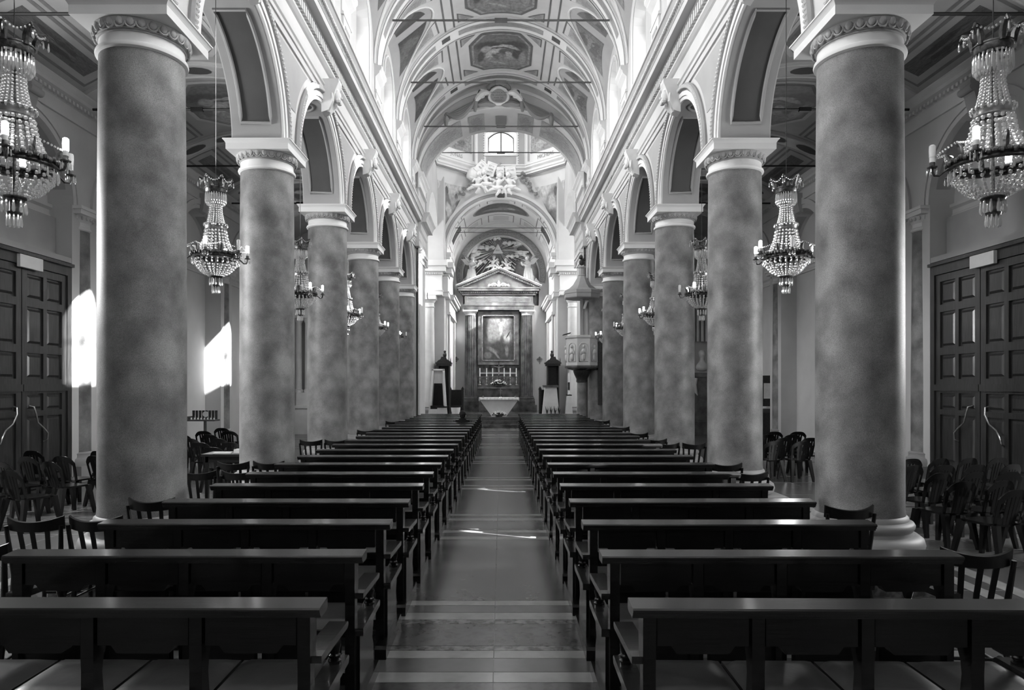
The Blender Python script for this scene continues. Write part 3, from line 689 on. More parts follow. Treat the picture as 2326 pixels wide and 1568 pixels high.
    B = MB().lathe([(.25,4.98),(.28,5.0),(.28,5.03),(.25,5.05),(.25,5.2),(.29,5.24),(.33,5.34)], 24); B.box(-.36,.36,-.36,.36,5.34,5.54); B.build('capital', M['plaster_white'], ec)
    for q in (0, .28):
        MB().box(*sorted((s*(2.66-.03), s*2.75)), 32.4+q, 32.55+q, .5, 11.9).build('pilaster_strip', M['plaster_white'], fp)
# drum
oct_ = [(AP/cos(pi/8)*sin(pi/8+k*pi/4), YC+AP/cos(pi/8)*cos(pi/8+k*pi/4)) for k in range(8)]   # starts right of the far face
ZD0, ZD1 = 12.2, 14.7
def drumwin(hw, z0, z1, rise): return [(-hw,z0),(hw,z0)]+[(hw*(1-2*j/10), z1+rise*(1-(1-2*j/10)**2)) for j in range(11)]
w = MB()
for k in range(8):
    a, b_ = Vector(oct_[k-1]), Vector(oct_[k]); mid = (a+b_)/2; t = (b_-a).normalized(); L_ = (b_-a).length/2
    fn = lambda u, v: (mid.x+t.x*u, mid.y+t.y*u, v)
    hl = [drumwin(.74,12.95,13.95,.35)] if k in (0, 4, 6) else []  # the near face's window is added, to brighten the choir arch wall
    w.add(*fill2d([(-L_,ZD0),(L_,ZD0),(L_,ZD1),(-L_,ZD1)], hl, fn))
    w.add([fn(-L_,ZD1), fn(L_,ZD1), (0, YC, 17.6)], [(0,1,2)])
    if hl:
        nrm = Vector((t.y, -t.x)); nrm = nrm if nrm.dot(mid-Vector((0,YC))) > 0 else -nrm
        h0, h1 = drumwin(.74,12.95,13.95,.35), drumwin(.6,13.22,13.85,.3)
        w.sheet([[fn(u,v) for u, v in h0],[(fn(u,v)[0]+nrm.x*.4, fn(u,v)[1]+nrm.y*.4, v) for u, v in h1]], smooth=False, closed=True)
        gl = struct('window_%d' % (16+k), MB().add(*fill2d(h1, [], lambda u, v: (fn(u,v)[0]+nrm.x*.4, fn(u,v)[1]+nrm.y*.4, v))), M['window_glass'])
        P_ = [(fn(u,v)[0]+nrm.x*.37, fn(u,v)[1]+nrm.y*.37, v) for u, v in h1]
        B = MB().tube(P_, .025, 6, closed=True); B.tube([(fn(0,0)[0]+nrm.x*.37, fn(0,0)[1]+nrm.y*.37, 13.2),(fn(0,0)[0]+nrm.x*.37, fn(0,0)[1]+nrm.y*.37, 14.15)], .03, 6); B.build('window_frame', M['iron_dark'], gl)
drum = struct('wall_drum', w, M['plaster_white'])
def octring(prof, name, m, parent):
    rows = []
    for u, z in prof:
        k = (AP-u)/AP; rows.append([(x*k, YC+(y-YC)*k, z) for x, y in oct_])
    return MB().sheet(rows, smooth=False, closed=True).build(name, m, parent)
octring([(0,11.98),(.05,11.98),(.05,12.06),(.10,12.08),(.10,12.18),(.2,12.26),(.2,12.34),(.24,12.36),(.24,12.42),(0,12.46)], 'drum_cornice', M['plaster_white'], drum)
octring([(0,11.9),(.03,11.9),(.03,11.96),(0,11.96)], 'drum_line', M['plaster_dark'], drum)
octring([(0,14.42),(.05,14.42),(.1,14.5),(.1,14.56),(.18,14.62),(.18,14.68),(0,14.72)], 'drum_upper_cornice', M['plaster'], drum)
for k in (7, 1):                       # prophets painted on the oblique faces, each with its name below
    a, b_ = Vector(oct_[k-1]), Vector(oct_[k]); mid = (a+b_)/2; t = (b_-a).normalized(); n = (Vector((0,YC))-mid).normalized()*.015
    q = [(-.95,12.92),(.95,12.92),(.95,14.3),(-.95,14.3)]
    MB().add([(mid.x+t.x*u+n.x, mid.y+t.y*u+n.y, v) for u, v in q], [(0,1,2,3)]).build('prophet_fresco', M['fresco_saints'], drum)
    for u in (-1.08, 1.08):
        MB().add([(mid.x+t.x*(u+e)+n.x, mid.y+t.y*(u+e)+n.y, z) for e, z in ((-.06,12.6),(.06,12.6),(.06,14.4),(-.06,14.4))], [(0,1,2,3)]).build('painted_strip', M['plaster_mid'], drum)
    ang = atan2(t.y, t.x) if t.x > 0 else atan2(-t.y, -t.x)
    text('painted_name', 'MICHEAS' if mid.x > 0 else 'JONAS', .25, M['plaster_mid'], drum, (mid.x+n.x*1.6, mid.y+n.y*1.6, 12.58), (pi/2, 0, ang))
# far drum face: surround of the window, pilasters, sill panel
for s in (-1, 1):
    MB().box(s*.98-.13, s*.98+.13, YF-.03, YF, 12.5, 14.4).build('drum_pilaster', M['plaster_mid'], drum)
    B = MB()
    for k in range(14): B.ball((s*.83, YF-.02, 12.55+k*.12), .03, 6, 4)
    B.build('bead_strip', M['plaster_mid'], drum, kind='stuff')
    B = MB()
    for k in range(9):
        t = k/8; B.ball((s*(.12+.62*t), YF-.08, 14.55-.24*t*t), .07*(1-.4*t), 7, 5, (1.2,.6,.9))
    B.tube([(s*(.12+.62*k/10), YF-.06, 14.5-.26*(k/10)**2+.04*sin(k*1.6)) for k in range(11)], .03, 6); B.build('stucco_scroll', M['stucco'], drum)
B = MB().lathe([(.0,0),(.12,.02),(.17,.14),(.1,.26),(.15,.36),(.0,.4)], 12, (0,YF-.08,14.32)); B.build('stucco_crest', M['stucco'], drum)
MB().box(-.72,.72,YF-.02,YF,12.5,12.86).build('sill_panel', M['plaster_mid'], drum); MB().box(-.8,.8,YF-.08,YF,12.88,12.96).build('window_sill', M['plaster_white'], drum)
# pendentives with painted figures
for s in (-1, 1):
    for y_, mm in ((1, 'fresco_left' if s < 0 else 'fresco_right'), (-1, 'plaster_white')):
        c0 = Vector((s*AP, YC+y_*AP, 8.9 if y_ > 0 else 9.6)); e0 = Vector((s*1.222, YC+y_*AP, 12.2)); e1 = Vector((s*AP, YC+y_*1.222, 12.2))
        rows = []
        for j in range(13):
            t = j/12; a = c0.lerp(e0, t) if y_ > 0 else Vector((s*3.02*cos(radians(66.2)*t), YN, 9.6+2.6*sin(radians(66.2)*t)/sin(radians(66.2)))); b_ = c0.lerp(e1, t); bow = Vector((-s, -y_, 0))*(-.12*sin(pi*t)) if True else 0
            rows.append([a.lerp(b_, k/6)+bow*sin(pi*k/6) for k in range(7)])
        pd = struct('wall_pendentive', MB().sheet(rows), M['plaster_white'])
        if y_ > 0:
            rows = [[p+Vector((-s*.012, -.012, 0)) for p in r] for r in rows[1:10]]
            MB().sheet(rows).build('pendentive_fresco', M[mm], pd)
# choir arch wall
RC, ZC = 2.6, 8.25
w = MB(); arc = [(RC*cos(t), ZC+RC*sin(t)) for t in [pi*k/40 for k in range(41)]]
w.add(*fill2d([(-AP,0),(-RC,0)]+arc[::-1]+[(RC,0),(AP,0),(AP,12.2),(-AP,12.2)], [], lambda u, v: (u, YF, v)))
w.sheet([[(u, YF, v) for u, v in arc],[(u, 38.6, v) for u, v in arc]])
cw = struct('wall_choir_arch', w, M['plaster_white'])
for r0, r1, p, mm in ((0,.09,.05,'plaster_white'),(.1,.22,.07,'plaster_mid'),(.23,.36,.1,'plaster_white')):
    pr = [(RC+r0,0),(RC+r0,p),(RC+r1,p),(RC+r1,0)]
    MB().sheet([[(q*cos(a), YF-o, ZC+q*sin(a)) for q, o in pr] for a in [pi*k/40 for k in range(41)]]).build('arch_band', M[mm], cw)
MB().box(-.16,.16,YF-.12,YF,ZC+RC+.02,ZC+RC+.2).build('arch_tablet', M['panel_dark'], cw)
for u0 in (-.28, .2): MB().box(u0,u0+.08,YF-.12,YF,ZC+RC+.02,ZC+RC+.2).build('arch_tablet_border', M['plaster_white'], cw)
for s in (-1, 1):
    B = MB().box(*sorted((s*2.4, s*2.98)), YF-.12, YF+.1, ZC-.18, ZC); B.box(*sorted((s*2.45, s*2.98)), YF-.08, YF+.1, ZC-.3, ZC-.18); B.build('arch_impost', M['plaster_white'], cw)
    # choir side wall with a window
    w = MB(); hl = [[(35.2,7.3),(36.6,7.3),(36.6,8.2),(35.2,8.2)]]
    w.add(*fill2d([(YF,0),(38.6,0),(38.6,ZC+.02),(YF,ZC+.02)], hl, lambda u, v: (s*RC, u, v)))
    w.sheet([[(s*RC,u,v) for u, v in hl[0]],[(s*(RC+.3),u,v) for u, v in hl[0]]], smooth=False, closed=True)
    sw = struct('wall_%s_choir' % ('left' if s < 0 else 'right'), w, M['plaster_white'])
    wn = struct('window_%d' % (30+s), MB().add([(s*(RC+.28),u,v) for u, v in hl[0]], [(0,1,2,3)]), M['window_glass'])
    for y in (33.9, 37.6):
        MB().box(*sorted((s*RC, s*(RC-.1))), y, y+.55, .9, 5.3).build('pilaster', M['plaster'], sw)
    B = MB()
    for u, z0, z1 in ((.06,5.3,5.42),(.02,5.42,5.9),(.1,5.9,6.0),(.24,6.0,6.14),(.3,6.14,6.24)): B.box(*sorted((s*RC, s*(RC-u-.1))), YF+.1, 38.5, z0, z1)
    B.build('entablature', M['plaster_white'], sw)
# choir vault decoration
def cv(u, y, off=.012):
    a = u/RC; r = RC-off; return (r*sin(a), y, ZC+r*cos(a))
def on_choir(poly, off, m, name, holes=()):
    return MB().add(*fill2d(poly, list(holes), lambda u, v: cv(u, v, off), cut=.2), True).build(name, M[m], cw)
ov = lambda a, b_, n=28: [(a*cos(2*pi*k/n), 35.1+b_*sin(2*pi*k/n)) for k in range(n)]
on_choir(ov(1.5,.9), .012, 'gilt', 'oval_frame'); on_choir(ov(1.38,.8), .02, 'line_dark', 'oval_line'); on_choir(ov(1.32,.75), .026, 'fresco_oval', 'oval_fresco')
for y0, y1 in ((33.6,34.05),(36.4,37.9)):
    for u0, u1 in ((-3.8,-2.4),(-2.2,-1.05),(-.7,.7),(1.05,2.2),(2.4,3.8)):
        r_ = rect(u0, u1, y0, y1); on_choir(r_, .010, 'plaster_dark', 'coffer_line'); on_choir(ringpoly(r_,.93), .016, 'plaster_white', 'coffer'); on_choir(ringpoly(r_,.6), .02, 'plaster', 'coffer_field')
for s in (-1, 1):
    r_ = rect(*sorted((s*2.0, s*3.6)), 34.2, 36.2); on_choir(r_, .010, 'plaster_dark', 'coffer_line'); on_choir(ringpoly(r_,.93), .016, 'plaster_white', 'coffer'); on_choir(ringpoly(r_,.55), .02, 'dark_fresco', 'coffer_painting')
for k, (y, z) in enumerate(((33.9, 9.55),(34.9,9.55))):
    t = empty('choir_tie_rod', (0, y, z), label='thin iron tie rod in the choir vault, %s one' % ('nearer' if k == 0 else 'farther'), cat='tie rod', group='tie rods of the choir')
    MB().tube([(-2.25,0,0),(2.25,0,0)], .018, 6).build('rod', M['iron'], t)
t = empty('crossing_tie_rod', (0, 27.7, 11.15), label='iron tie rod across the crossing below the drum window', cat='tie rod'); MB().tube([(-2.85,0,0),(2.85,0,0)], .02, 6).build('rod', M['iron'], t); MB().box(-.16,.16,-.03,.03,-.04,.04).build('coupling', M['iron'], t)
# altar wall with the arched glory niche
w = MB(); RG, ZG = 2.1, 8.05
ni = [(RG*cos(t), ZG+RG*sin(t)) for t in [pi*k/36 for k in range(37)]]
w.add(*fill2d([(-2.7,0),(2.7,0),(2.7,11.2),(-2.7,11.2)], [[(-RG,6.3)]+ni[::-1]+[(RG,6.3)]], lambda u, v: (u, 38.6, v)))
w.sheet([[(u,38.6,v) for u, v in [(-RG,6.3)]+ni[::-1]+[(RG,6.3)]],[(u,39.1,v) for u, v in [(-RG,6.3)]+ni[::-1]+[(RG,6.3)]]], closed=True)
w.box(-2.9,2.9,39.25,39.4,0,11.4)
aw = struct('wall_altar', w, M['plaster_white'])
MB().add(*fill2d([(-RG,6.3)]+ni[::-1]+[(RG,6.3)], [], lambda u, v: (u, 39.08, v))).build('glory_fresco', M['fresco_glory'], aw)
pr = [(RG+.04,0),(RG+.04,.05),(RG+.1,.07),(RG+.34,.07),(RG+.4,.05),(RG+.4,0)]
MB().sheet([[(q*cos(a), 38.6-o, ZG+q*sin(a)) for q, o in pr] for a in [radians(-12+204*k/44) for k in range(45)]]).build('niche_band', M['plaster_dark'], aw)
B = MB()
for k in range(33):
    a = radians(-8+196*k/32); rot = Matrix.Rotation(-(a-pi/2), 3, 'Y')
    cx, cz = (RG+.22)*cos(a), ZG+(RG+.22)*sin(a)
    B.tube([(cx+.085*cos(t)*1.0, 38.52, cz+.085*sin(t)) for t in [2*pi*j/10 for j in range(10)]], .016, 5, closed=True); B.ball((cx,38.52,cz), .03, 6, 4)
B.build('rosette_course', M['plaster_mid'], aw, kind='stuff')

# ================================================================ NAVE COLUMNS
egg_me = MB().ball((0,0,0), .036, 8, 6, (.62,1.0,1.35)).add(*(lambda t: (t.v, t.f, True))(MB().tube([(0,.047*cos(a),.055*sin(a)-.004) for a in [pi*1.02*k/8+pi for k in range(9)]], .0085, 5))).mesh('egg')
egg_me.materials.append(M['plaster_mid'])
def column(full, label):
    c = empty('nave_column', label=label, cat='column', group='columns of the nave arcades')
    MB().box(-.56,.56,-.56,.56,0,.30).build('plinth', M['breccia'], c)
    MB().box(-.58,.58,-.58,.58,.27,.305).build('plinth_cap', M['stone_base'], c)
    MB().lathe([(.0,.30),(.50,.30),(.545,.335),(.56,.39),(.545,.445),(.50,.48),(.465,.487),(.455,.515),(.46,.53),(.472,.545),(.475,.57),(.462,.593),(.44,.605),(.425,.612),(.42,.64),(.398,.66)], 48).build('base', M['stone_base'], c)
    MB().lathe([(.398,.655),(.392,.72),(.392,2.2),(.388,3.8),(.378,5.02)], 64).build('shaft', M['stone_speckled'], c)
    MB().lathe([(.378,5.0),(.388,5.005),(.405,5.012),(.41,5.03),(.405,5.048),(.385,5.055),(.378,5.065),(.376,5.15)], 48).build('necking', M['plaster_white'], c)
    MB().lathe([(.376,5.145),(.39,5.147),(.393,5.156),(.388,5.163),(.396,5.165),(.402,5.172),(.396,5.18)], 48).build('annulet', M['plaster_mid'], c)
    e = MB().lathe([(.396,5.178),(.408,5.19),(.428,5.22),(.436,5.25),(.43,5.262)], 48).build('echinus', M['plaster_mid'], c)
    if full:
        for k in range(28):
            a = 2*pi*k/28; o = link('egg', egg_me, None, e, loc=(.418*cos(a), .418*sin(a), 5.222)); o.rotation_euler = (0, radians(14), a)
            o.rotation_euler = (0, 0, a)
    else:
        B = MB()
        for k in range(28):
            a = 2*pi*k/28; B.ball((.418*cos(a), .418*sin(a), 5.225), .04, 6, 4, (.8,.8,1.0))
        B.build('egg_moulding', M['plaster_mid'], e, kind='stuff')
    B = MB().box(-.447,.447,-.447,.447,5.26,5.345); ab = B.build('abacus', M['plaster_white'], c)
    B = MB()
    for u0, u1, z0, z1 in ((.447,.455,5.345,5.36),(.455,.475,5.36,5.39),(.482,.482,5.39,5.405)):
        B.hexa([(-u0,-u0,z0),(u0,-u0,z0),(u0,u0,z0),(-u0,u0,z0),(-u1,-u1,z1),(u1,-u1,z1),(u1,u1,z1),(-u1,u1,z1)])
    B.build('abacus_moulding', M['plaster_white'], ab)
    return c
cF = column(True, 'speckled stone column, nearest of the left arcade'); cS = column(False, 'speckled stone column')
cF.location = (-3.48, DCOL[2], 0); firstS = True
for s in (-1, 1):
    for k in range(2, 8):
        if s < 0 and k == 2: continue
        nm = ('nearest', 'second', 'third', 'fourth', 'fifth', 'farthest')[k-2]
        lb = 'grey speckled stone column, %s %sof the %s arcade' % (nm, '' if nm in ('nearest','farthest') else 'from the camera ', 'left' if s < 0 else 'right')
        if k < 5: dup(cF, (s*3.48, DCOL[k], 0), 0, lb)
        elif firstS: cS.location = (s*3.48, DCOL[k], 0); cS['label'] = lb; firstS = False
        else: dup(cS, (s*3.48, DCOL[k], 0), 0, lb)
cF['label'] = 'grey speckled stone column, nearest of the left arcade'

# ================================================================ PEWS
PL = 2.05
def make_pew():
    p = empty('pew', label='pew', cat='pew')
    # ledge with moulded nosing
    prof = [(-.085,.868),(-.075,.862),(-.085,.878),(-.095,.884),(-.095,.905),(-.085,.912),(.075,.922),(.085,.915),(.085,.875),(.075,.868)]
    MB().prism([(-.035,.862),(-.035,.874),(-.047,.876),(-.047,.888),(-.057,.892),(-.057,.902),(-.049,.909),(.078,.918),(.086,.912),(.086,.87),(.07,.862)], lambda u, v, a: (a, u, v), 0, PL).build('ledge', M['wood_pew_top'], p)
    posts = [.075+(PL-.15)*k/4 for k in range(5)]
    # side view of a post: broad head, waist, foot
    prof = [(-.034,.862),(.075,.862),(.075,.72),(.045,.66),(.035,.60),(.075,.30),(.10,.08),(-.03,.08),(-.034,.40),(-.03,.62),(-.034,.68)]
    pm = MB().prism(prof, lambda u, v, a: (a, u, v), -.028, .028).mesh('post'); pm.materials.append(M['wood_pew'])
    for x in posts: link('post', pm, None, p, loc=(x, 0, 0))
    sp = posts[1]-posts[0]
    W_ = sp-.075
    ap = MB().prism([(-W_/2,.862),(W_/2,.862),(W_/2,.735),(W_/2-.06,.735),(W_/2-.085,.70),(-W_/2+.085,.70),(-W_/2+.06,.735),(-W_/2,.735)], lambda u, v, a: (u, a, v), -.02, .055).mesh('book_box'); ap.materials.append(M['wood_pew'])
    # padded seat, softly crowned with rounded edges
    st = MB(); nx, ny = 8, 8; rows = []
    for j in range(ny+1):
        v = j/ny; r_ = []
        for i in range(nx+1):
            u = i/nx; e = min(u, 1-u)/.12; f = min(v, 1-v)/.12; dz = .028*min(1, sqrt(max(0, 1-(1-min(1,e))**2)))*min(1, sqrt(max(0, 1-(1-min(1,f))**2)))
            r_.append((-sp/2+.008+(sp-.016)*u, .06+.47*v, .452+dz))
        rows.append(r_)
    st.sheet(rows); st.box(-sp/2+.008, sp/2-.008, .06, .53, .435, .453); sm = st.mesh('seat_cushion'); sm.materials.append(M['leather'])
    # folding kneeler stowed upright behind the seat
    kn = MB().box(-W_/2+.03,W_/2-.03,-.10,-.075,.23,.50); kn.box(-W_/2+.03,W_/2-.03,-.115,-.10,.27,.275); kn.box(-W_/2+.03,W_/2-.03,-.115,-.10,.45,.455)
    for q in (-W_/2, W_/2-.035): kn.prism([(-.13,.20),(-.075,.20),(-.075,.515),(-.105,.525),(-.13,.505)], lambda u, v, a: (a, u, v), q, q+.035)
    km = kn.mesh('kneeler'); km.materials.append(M['wood_pew'])
    for i in range(4):
        x = (posts[i]+posts[i+1])/2
        link('book_box', ap, None, p, loc=(x,0,0)); link('seat_cushion', sm, None, p, loc=(x,0,0)); link('kneeler', km, None, p, loc=(x,0,0))
    MB().box(.03, PL-.03, .055, .535, .405, .436).build('seat_board', M['wood_pew'], p)
    MB().box(.05, PL-.05, .02, .05, .14, .2).build('stretcher', M['wood_pew'], p)
    for x0 in (.0, PL-.095):
        xa = x0+.0475
        a = MB().prism([(-.02,.655),(.5,.63),(.52,.64),(.52,.655),(.5,.665),(.05,.688),(-.02,.688)], lambda u, v, q: (q, u, v), x0, x0+.095).build('armrest', M['wood_pew_top'], p)
        MB().lathe([(.034,.482),(.034,.50),(.022,.505),(.03,.515),(.03,.525),(.022,.532),(.026,.545),(.033,.575),(.03,.605),(.02,.622),(.026,.63),(.026,.637)], 12, (xa,.42,0)).build('baluster', M['wood_pew'], p)
        e = MB().prism([(-.02,.44),(.53,.44),(.54,.47),(.52,.485),(-.02,.485)], lambda u, v, q: (q, u, v), x0, x0+.095).build('seat_end', M['wood_pew_top'], p)
        MB().prism([(.03,.08),(.47,.08),(.46,.22),(.42,.28),(.46,.36),(.47,.44),(.03,.44)], lambda u, v, q: (q, u, v), xa-.018, xa+.018).build('end_panel', M['wood_pew'], p)
        MB().lathe([(0,-.02),(.026,-.02),(.026,.02),(0,.02)], 10, (0,0,0)).build('end_knob', M['wood_pew'], p, loc=(xa,.535,.455), rot=(pi/2,0,0))
        MB().prism([(-.17,0),(.56,0),(.56,.06),(.53,.085),(-.14,.085),(-.17,.07)], lambda u, v, q: (q, u, v), xa-.04, xa+.04).build('foot', M['wood_pew'], p)
    return p
pew0 = make_pew(); used = False
PROWS = [3.074+.92*k for k in range(23)]
def xin(s, d):
    if s < 0: return -.79+.012*max(0, d-4) if d < 12 else -.70+.006*(d-12)
    return .575
jr = random.Random(5)
for s in (-1, 1):
    side = 'left' if s < 0 else 'right'
    for i, d in enumerate(PROWS):
        x = xin(s, d); lb = 'dark wooden pew left of the aisle, ' if s < 0 else 'dark wooden pew right of the aisle, '
        lb += 'nearest row' if i == 0 else ('farthest row' if i == 22 else '%s row from the camera' % ORD[i])
        rz = jr.uniform(-.004, .004)-(.012 if s > 0 and i == 0 else 0)
        loc = (x if s > 0 else x-PL, d+jr.uniform(-.015,.015), .008)
        if not used: o = pew0; o.location = loc; o.rotation_euler = (0,0,rz); o['label'] = lb; used = True
        else: o = dup(pew0, loc, rz, lb)
        o['group'] = 'pews in the %s block' % side

# ================================================================ WOODEN CHAIRS BESIDE THE PEWS
def make_chair():
    c = empty('wooden_chair', label='chair', cat='chair', group='wooden chairs beside the pews')
    # curved top rail (back of the chair at y = 0, sitter faces +y)
    def bow(u, y0=0.0): return y0-.035+.075*(u*u)
    rows = []
    for k in range(13):
        u = -1+2*k/12; x = .2*u*1.02; zt = .86+.035*abs(u)**2.2; zb = .785+.012*abs(u)**2
        y = -.075+.07*(u*u)
        rows.append([(x,y,zb),(x,y-.012,zt),(x,y+.008,zt+.004),(x,y+.018,zb)])
    MB().sheet(rows, closed=True).add([p for p in rows[0]],[(0,1,2,3)]).add([p for p in rows[-1]],[(3,2,1,0)]).build('top_rail', M['wood_chair'], c)
    for u in (-.5, 0, .5):
        x = .2*u; y = -.062+.07*u*u
        MB().hexa([(x*.8-.014,.025,.45),(x*.8+.014,.025,.45),(x*.8+.014,.04,.45),(x*.8-.014,.04,.45),(x-.016,y,.80),(x+.016,y,.80),(x+.016,y+.012,.80),(x-.016,y+.012,.80)]).build('back_slat', M['wood_chair'], c)
    for sx in (-1, 1):
        MB().tube([(sx*.175,-.07,0),(sx*.17,-.01,.25),(sx*.17,.015,.45),(sx*.185,-.012,.65),(sx*.198,-.035,.83)], [.016,.018,.02,.018,.015], 8).build('back_leg', M['wood_chair'], c)
        MB().tube([(sx*.185,.43,0),(sx*.175,.40,.43)], [.014,.02], 8).build('front_leg', M['wood_chair'], c)
        for z in (.16, .27): MB().tube([(sx*.174,-.03,z),(sx*.18,.42,z)], .01, 6).build('side_rung', M['wood_chair'], c)
    seat = [(.205*cos(t)*(abs(cos(t))**-.25 if abs(cos(t)) > .05 else 1), .21+.21*sin(t)*(abs(sin(t))**-.25 if abs(sin(t)) > .05 else 1)) for t in [2*pi*k/28 for k in range(28)]]
    MB().prism(seat, lambda u, v, a: (u, v, a), .435, .462).build('seat', M['wood_chair'], c)
    MB().tube([(-.18,.41,.2),(.18,.41,.2)], .01, 6).build('front_rung', M['wood_chair'], c)
    MB().tube([(-.174,-.03,.23),(.174,-.03,.23)], .01, 6).build('back_rung', M['wood_chair'], c)
    return c
ch0 = make_chair(); used = False
WCH = [  # x, depth, turn, label
 (-3.50,5.24,.06,'dark wooden chair with curved rail, outer of two beside the third left pew'),
 (-3.06,5.26,-.04,'dark wooden chair with curved rail, inner of two beside the third left pew'),
 (-3.27,4.32,.08,'dark wooden chair beside the second left pew, cut by the left picture edge'),
 (-3.06,6.1,-.03,'dark wooden chair at the end of the fourth left pew, before the nearest column'),
 (-3.50,8.05,.05,'dark wooden chair behind the nearest left column, outer of two beside the pew'),
 (-3.04,8.07,-.05,'dark wooden chair just past the nearest left column, inner of two beside the pew'),
 (-3.46,9.0,.03,'dark wooden chair by the second left column, outer of two'),
 (-3.02,9.05,-.02,'dark wooden chair by the second left column, inner of two'),
 (-3.44,12.6,.0,'dark wooden chair past the second left column, outer of two'),
 (-3.0,12.65,.02,'dark wooden chair past the second left column, touching the pew'),
 (-2.98,15.4,.02,'dark wooden chair past the third left column'),
 (-2.98,19.2,.02,'dark wooden chair past the fourth left column'),
 (2.88,4.22,-.1,'dark wooden chair beside the second right pew, nearest right of the aisle'),
 (2.86,5.72,.05,'dark wooden chair before the base of the nearest right column'),
 (2.86,7.98,.04,'dark wooden chair before the second right column, nearer of two'),
 (2.86,8.85,-.03,'dark wooden chair before the second right column, farther of two'),
 (3.30,11.9,.1,'dark wooden chair standing against the far side of the second right column'),
 (2.86,11.95,0,'dark wooden chair at the pew end between the second and third right columns'),
 (2.86,12.85,.02,'dark wooden chair at the pew end near the third right column'),
 (2.86,14.5,0,'dark wooden chair just past the third right column'),
 (2.86,16.6,0,'dark wooden chair near the fourth right column'),
 (2.86,19.6,0,'dark wooden chair past the fourth right column'),
]
for x, d, rz, lb in WCH:
    loc = (x, d, .008)
    if not used: ch0.location = loc; ch0.rotation_euler = (0,0,rz); ch0['label'] = lb; used = True
    else: dup(ch0, loc, rz, lb)

# ================================================================ PLASTIC CHAIRS IN THE AISLES
def make_plastic():
    c = empty('plastic_chair', label='chair', cat='chair')
    def outline(u):                      # back frame: arch in x-z, leaning back
        return u
    def bp(x, z):                        # point of the curved back
        return (x, -.10*(z-.42)/.4-.03+.35*x*x, z)
    # top band
    rows = []
    for k in range(17):
        u = -1+2*k/16; x = .215*u; zt = .80-.10*abs(u)**3.2; zb = zt-.075-.02*abs(u)
        a, b_ = bp(x, zb), bp(x, zt); rows.append([a, b_, (b_[0], b_[1]+.014, b_[2]), (a[0], a[1]+.014, a[2])])
    MB().sheet(rows, closed=True).build('back_band', M['plastic_black'], c)
    for sx in (-1, 1):                   # outer stiles of the back
        MB().sheet([[bp(sx*x0, z), bp(sx*x1, z), tuple(Vector(bp(sx*x1, z))+Vector((0,.014,0))), tuple(Vector(bp(sx*x0, z))+Vector((0,.014,0)))] for z, x0, x1 in ((.42,.165,.20),(.5,.17,.208),(.6,.175,.215),(.70,.178,.218))], closed=True).build('back_stile', M['plastic_black'], c)
    for x in (-.078, -.026, .026, .078):
        MB().sheet([[bp(x*k-.021, z), bp(x*k+.021, z), tuple(Vector(bp(x*k+.021, z))+Vector((0,.01,0))), tuple(Vector(bp(x*k-.021, z))+Vector((0,.01,0)))] for z, k in ((.42,.85),(.55,1.0),(.65,1.08),(.735,1.12))], closed=True).build('back_slat', M['plastic_black'], c)
    seat = [(.2*cos(t)*(abs(cos(t))**-.4 if abs(cos(t)) > .05 else 1), .19+.215*sin(t)*(abs(sin(t))**-.4 if abs(sin(t)) > .05 else 1)) for t in [2*pi*k/28 for k in range(28)]]
    MB().prism(seat, lambda u, v, a: (u, v, a-.02*(1-(u/.2)**2)*(.5 if a > .43 else .5)), .405, .43, smooth=True).build('seat', M['plastic_black'], c)
    for sx in (-1, 1):
        for y0, y1 in ((-.02,-.10),(.36,.43)):
            MB().hexa([(sx*.225-.022,y1-.018,0),(sx*.225+.022,y1-.018,0),(sx*.225+.022,y1+.018,0),(sx*.225-.022,y1+.018,0),(sx*.175-.035,y0-.03,.42),(sx*.175+.035,y0-.03,.42),(sx*.175+.035,y0+.03,.42),(sx*.175-.035,y0+.03,.42)]).build('leg', M['plastic_black'], c)
    return c
pc0 = make_plastic(); used = False
def put_chair(x, d, rz, lb, gp):
    global used
    loc = (x, d, 0)
    if not used: o = pc0; o.location = loc; o.rotation_euler = (0,0,rz); used = True
    else: o = dup(pc0, loc, rz)
    o['label'] = lb; o['group'] = gp
def X(px, d): return (px-1138)*d/F
rows_left = [('nearest', 9.0, [40, -60]), ('second', 9.95, [20, 122]), ('third', 10.7, [75, 148, 218]), ('fourth', 11.6, [235, 80])]
for nm, d, xs in rows_left:
    for j, px in enumerate(xs):
        put_chair(X(px, d), d+.06*j, -.35+jr.uniform(-.08,.08), 'black plastic chair by the left door, %s row, %s from the left' % (nm, ORD[sorted(xs).index(px)]), 'black plastic chairs by the left door')
rows_right = [('nearest', 7.35, [2285, 2400]), ('second', 8.0, [2170, 2265, 2360]), ('third', 8.75, [2120, 2205, 2290]), ('fourth', 9.55, [2060, 2136, 2215, 2300]), ('fifth', 10.4, [2058, 2127, 2197, 2270])]
for nm, d, xs in rows_right:
    for j, px in enumerate(xs):
        put_chair(X(px, d), d+.05*j, .32+jr.uniform(-.08,.08), 'black plastic chair by the right door, %s row, %s from the left' % (nm, ORD[j]), 'black plastic chairs by the right door')
for i, d in enumerate((11.3, 12.3, 13.3, 14.3, 15.4, 16.6, 17.8)):
    for j, x in enumerate((-5.0, -5.6, -6.2, -6.8)):
        if i == 0 and j == 0: continue
        if not (430 < 1138+F*x/d < 560 or 200 < 1138+F*x/d < 242): continue
        put_chair(x-.05*i, d, -.15+jr.uniform(-.07,.07), 'black plastic chair past the nearest left column, %s row, %s from nave' % (ORD[i], ORD[j]), 'black plastic chairs in the left aisle')
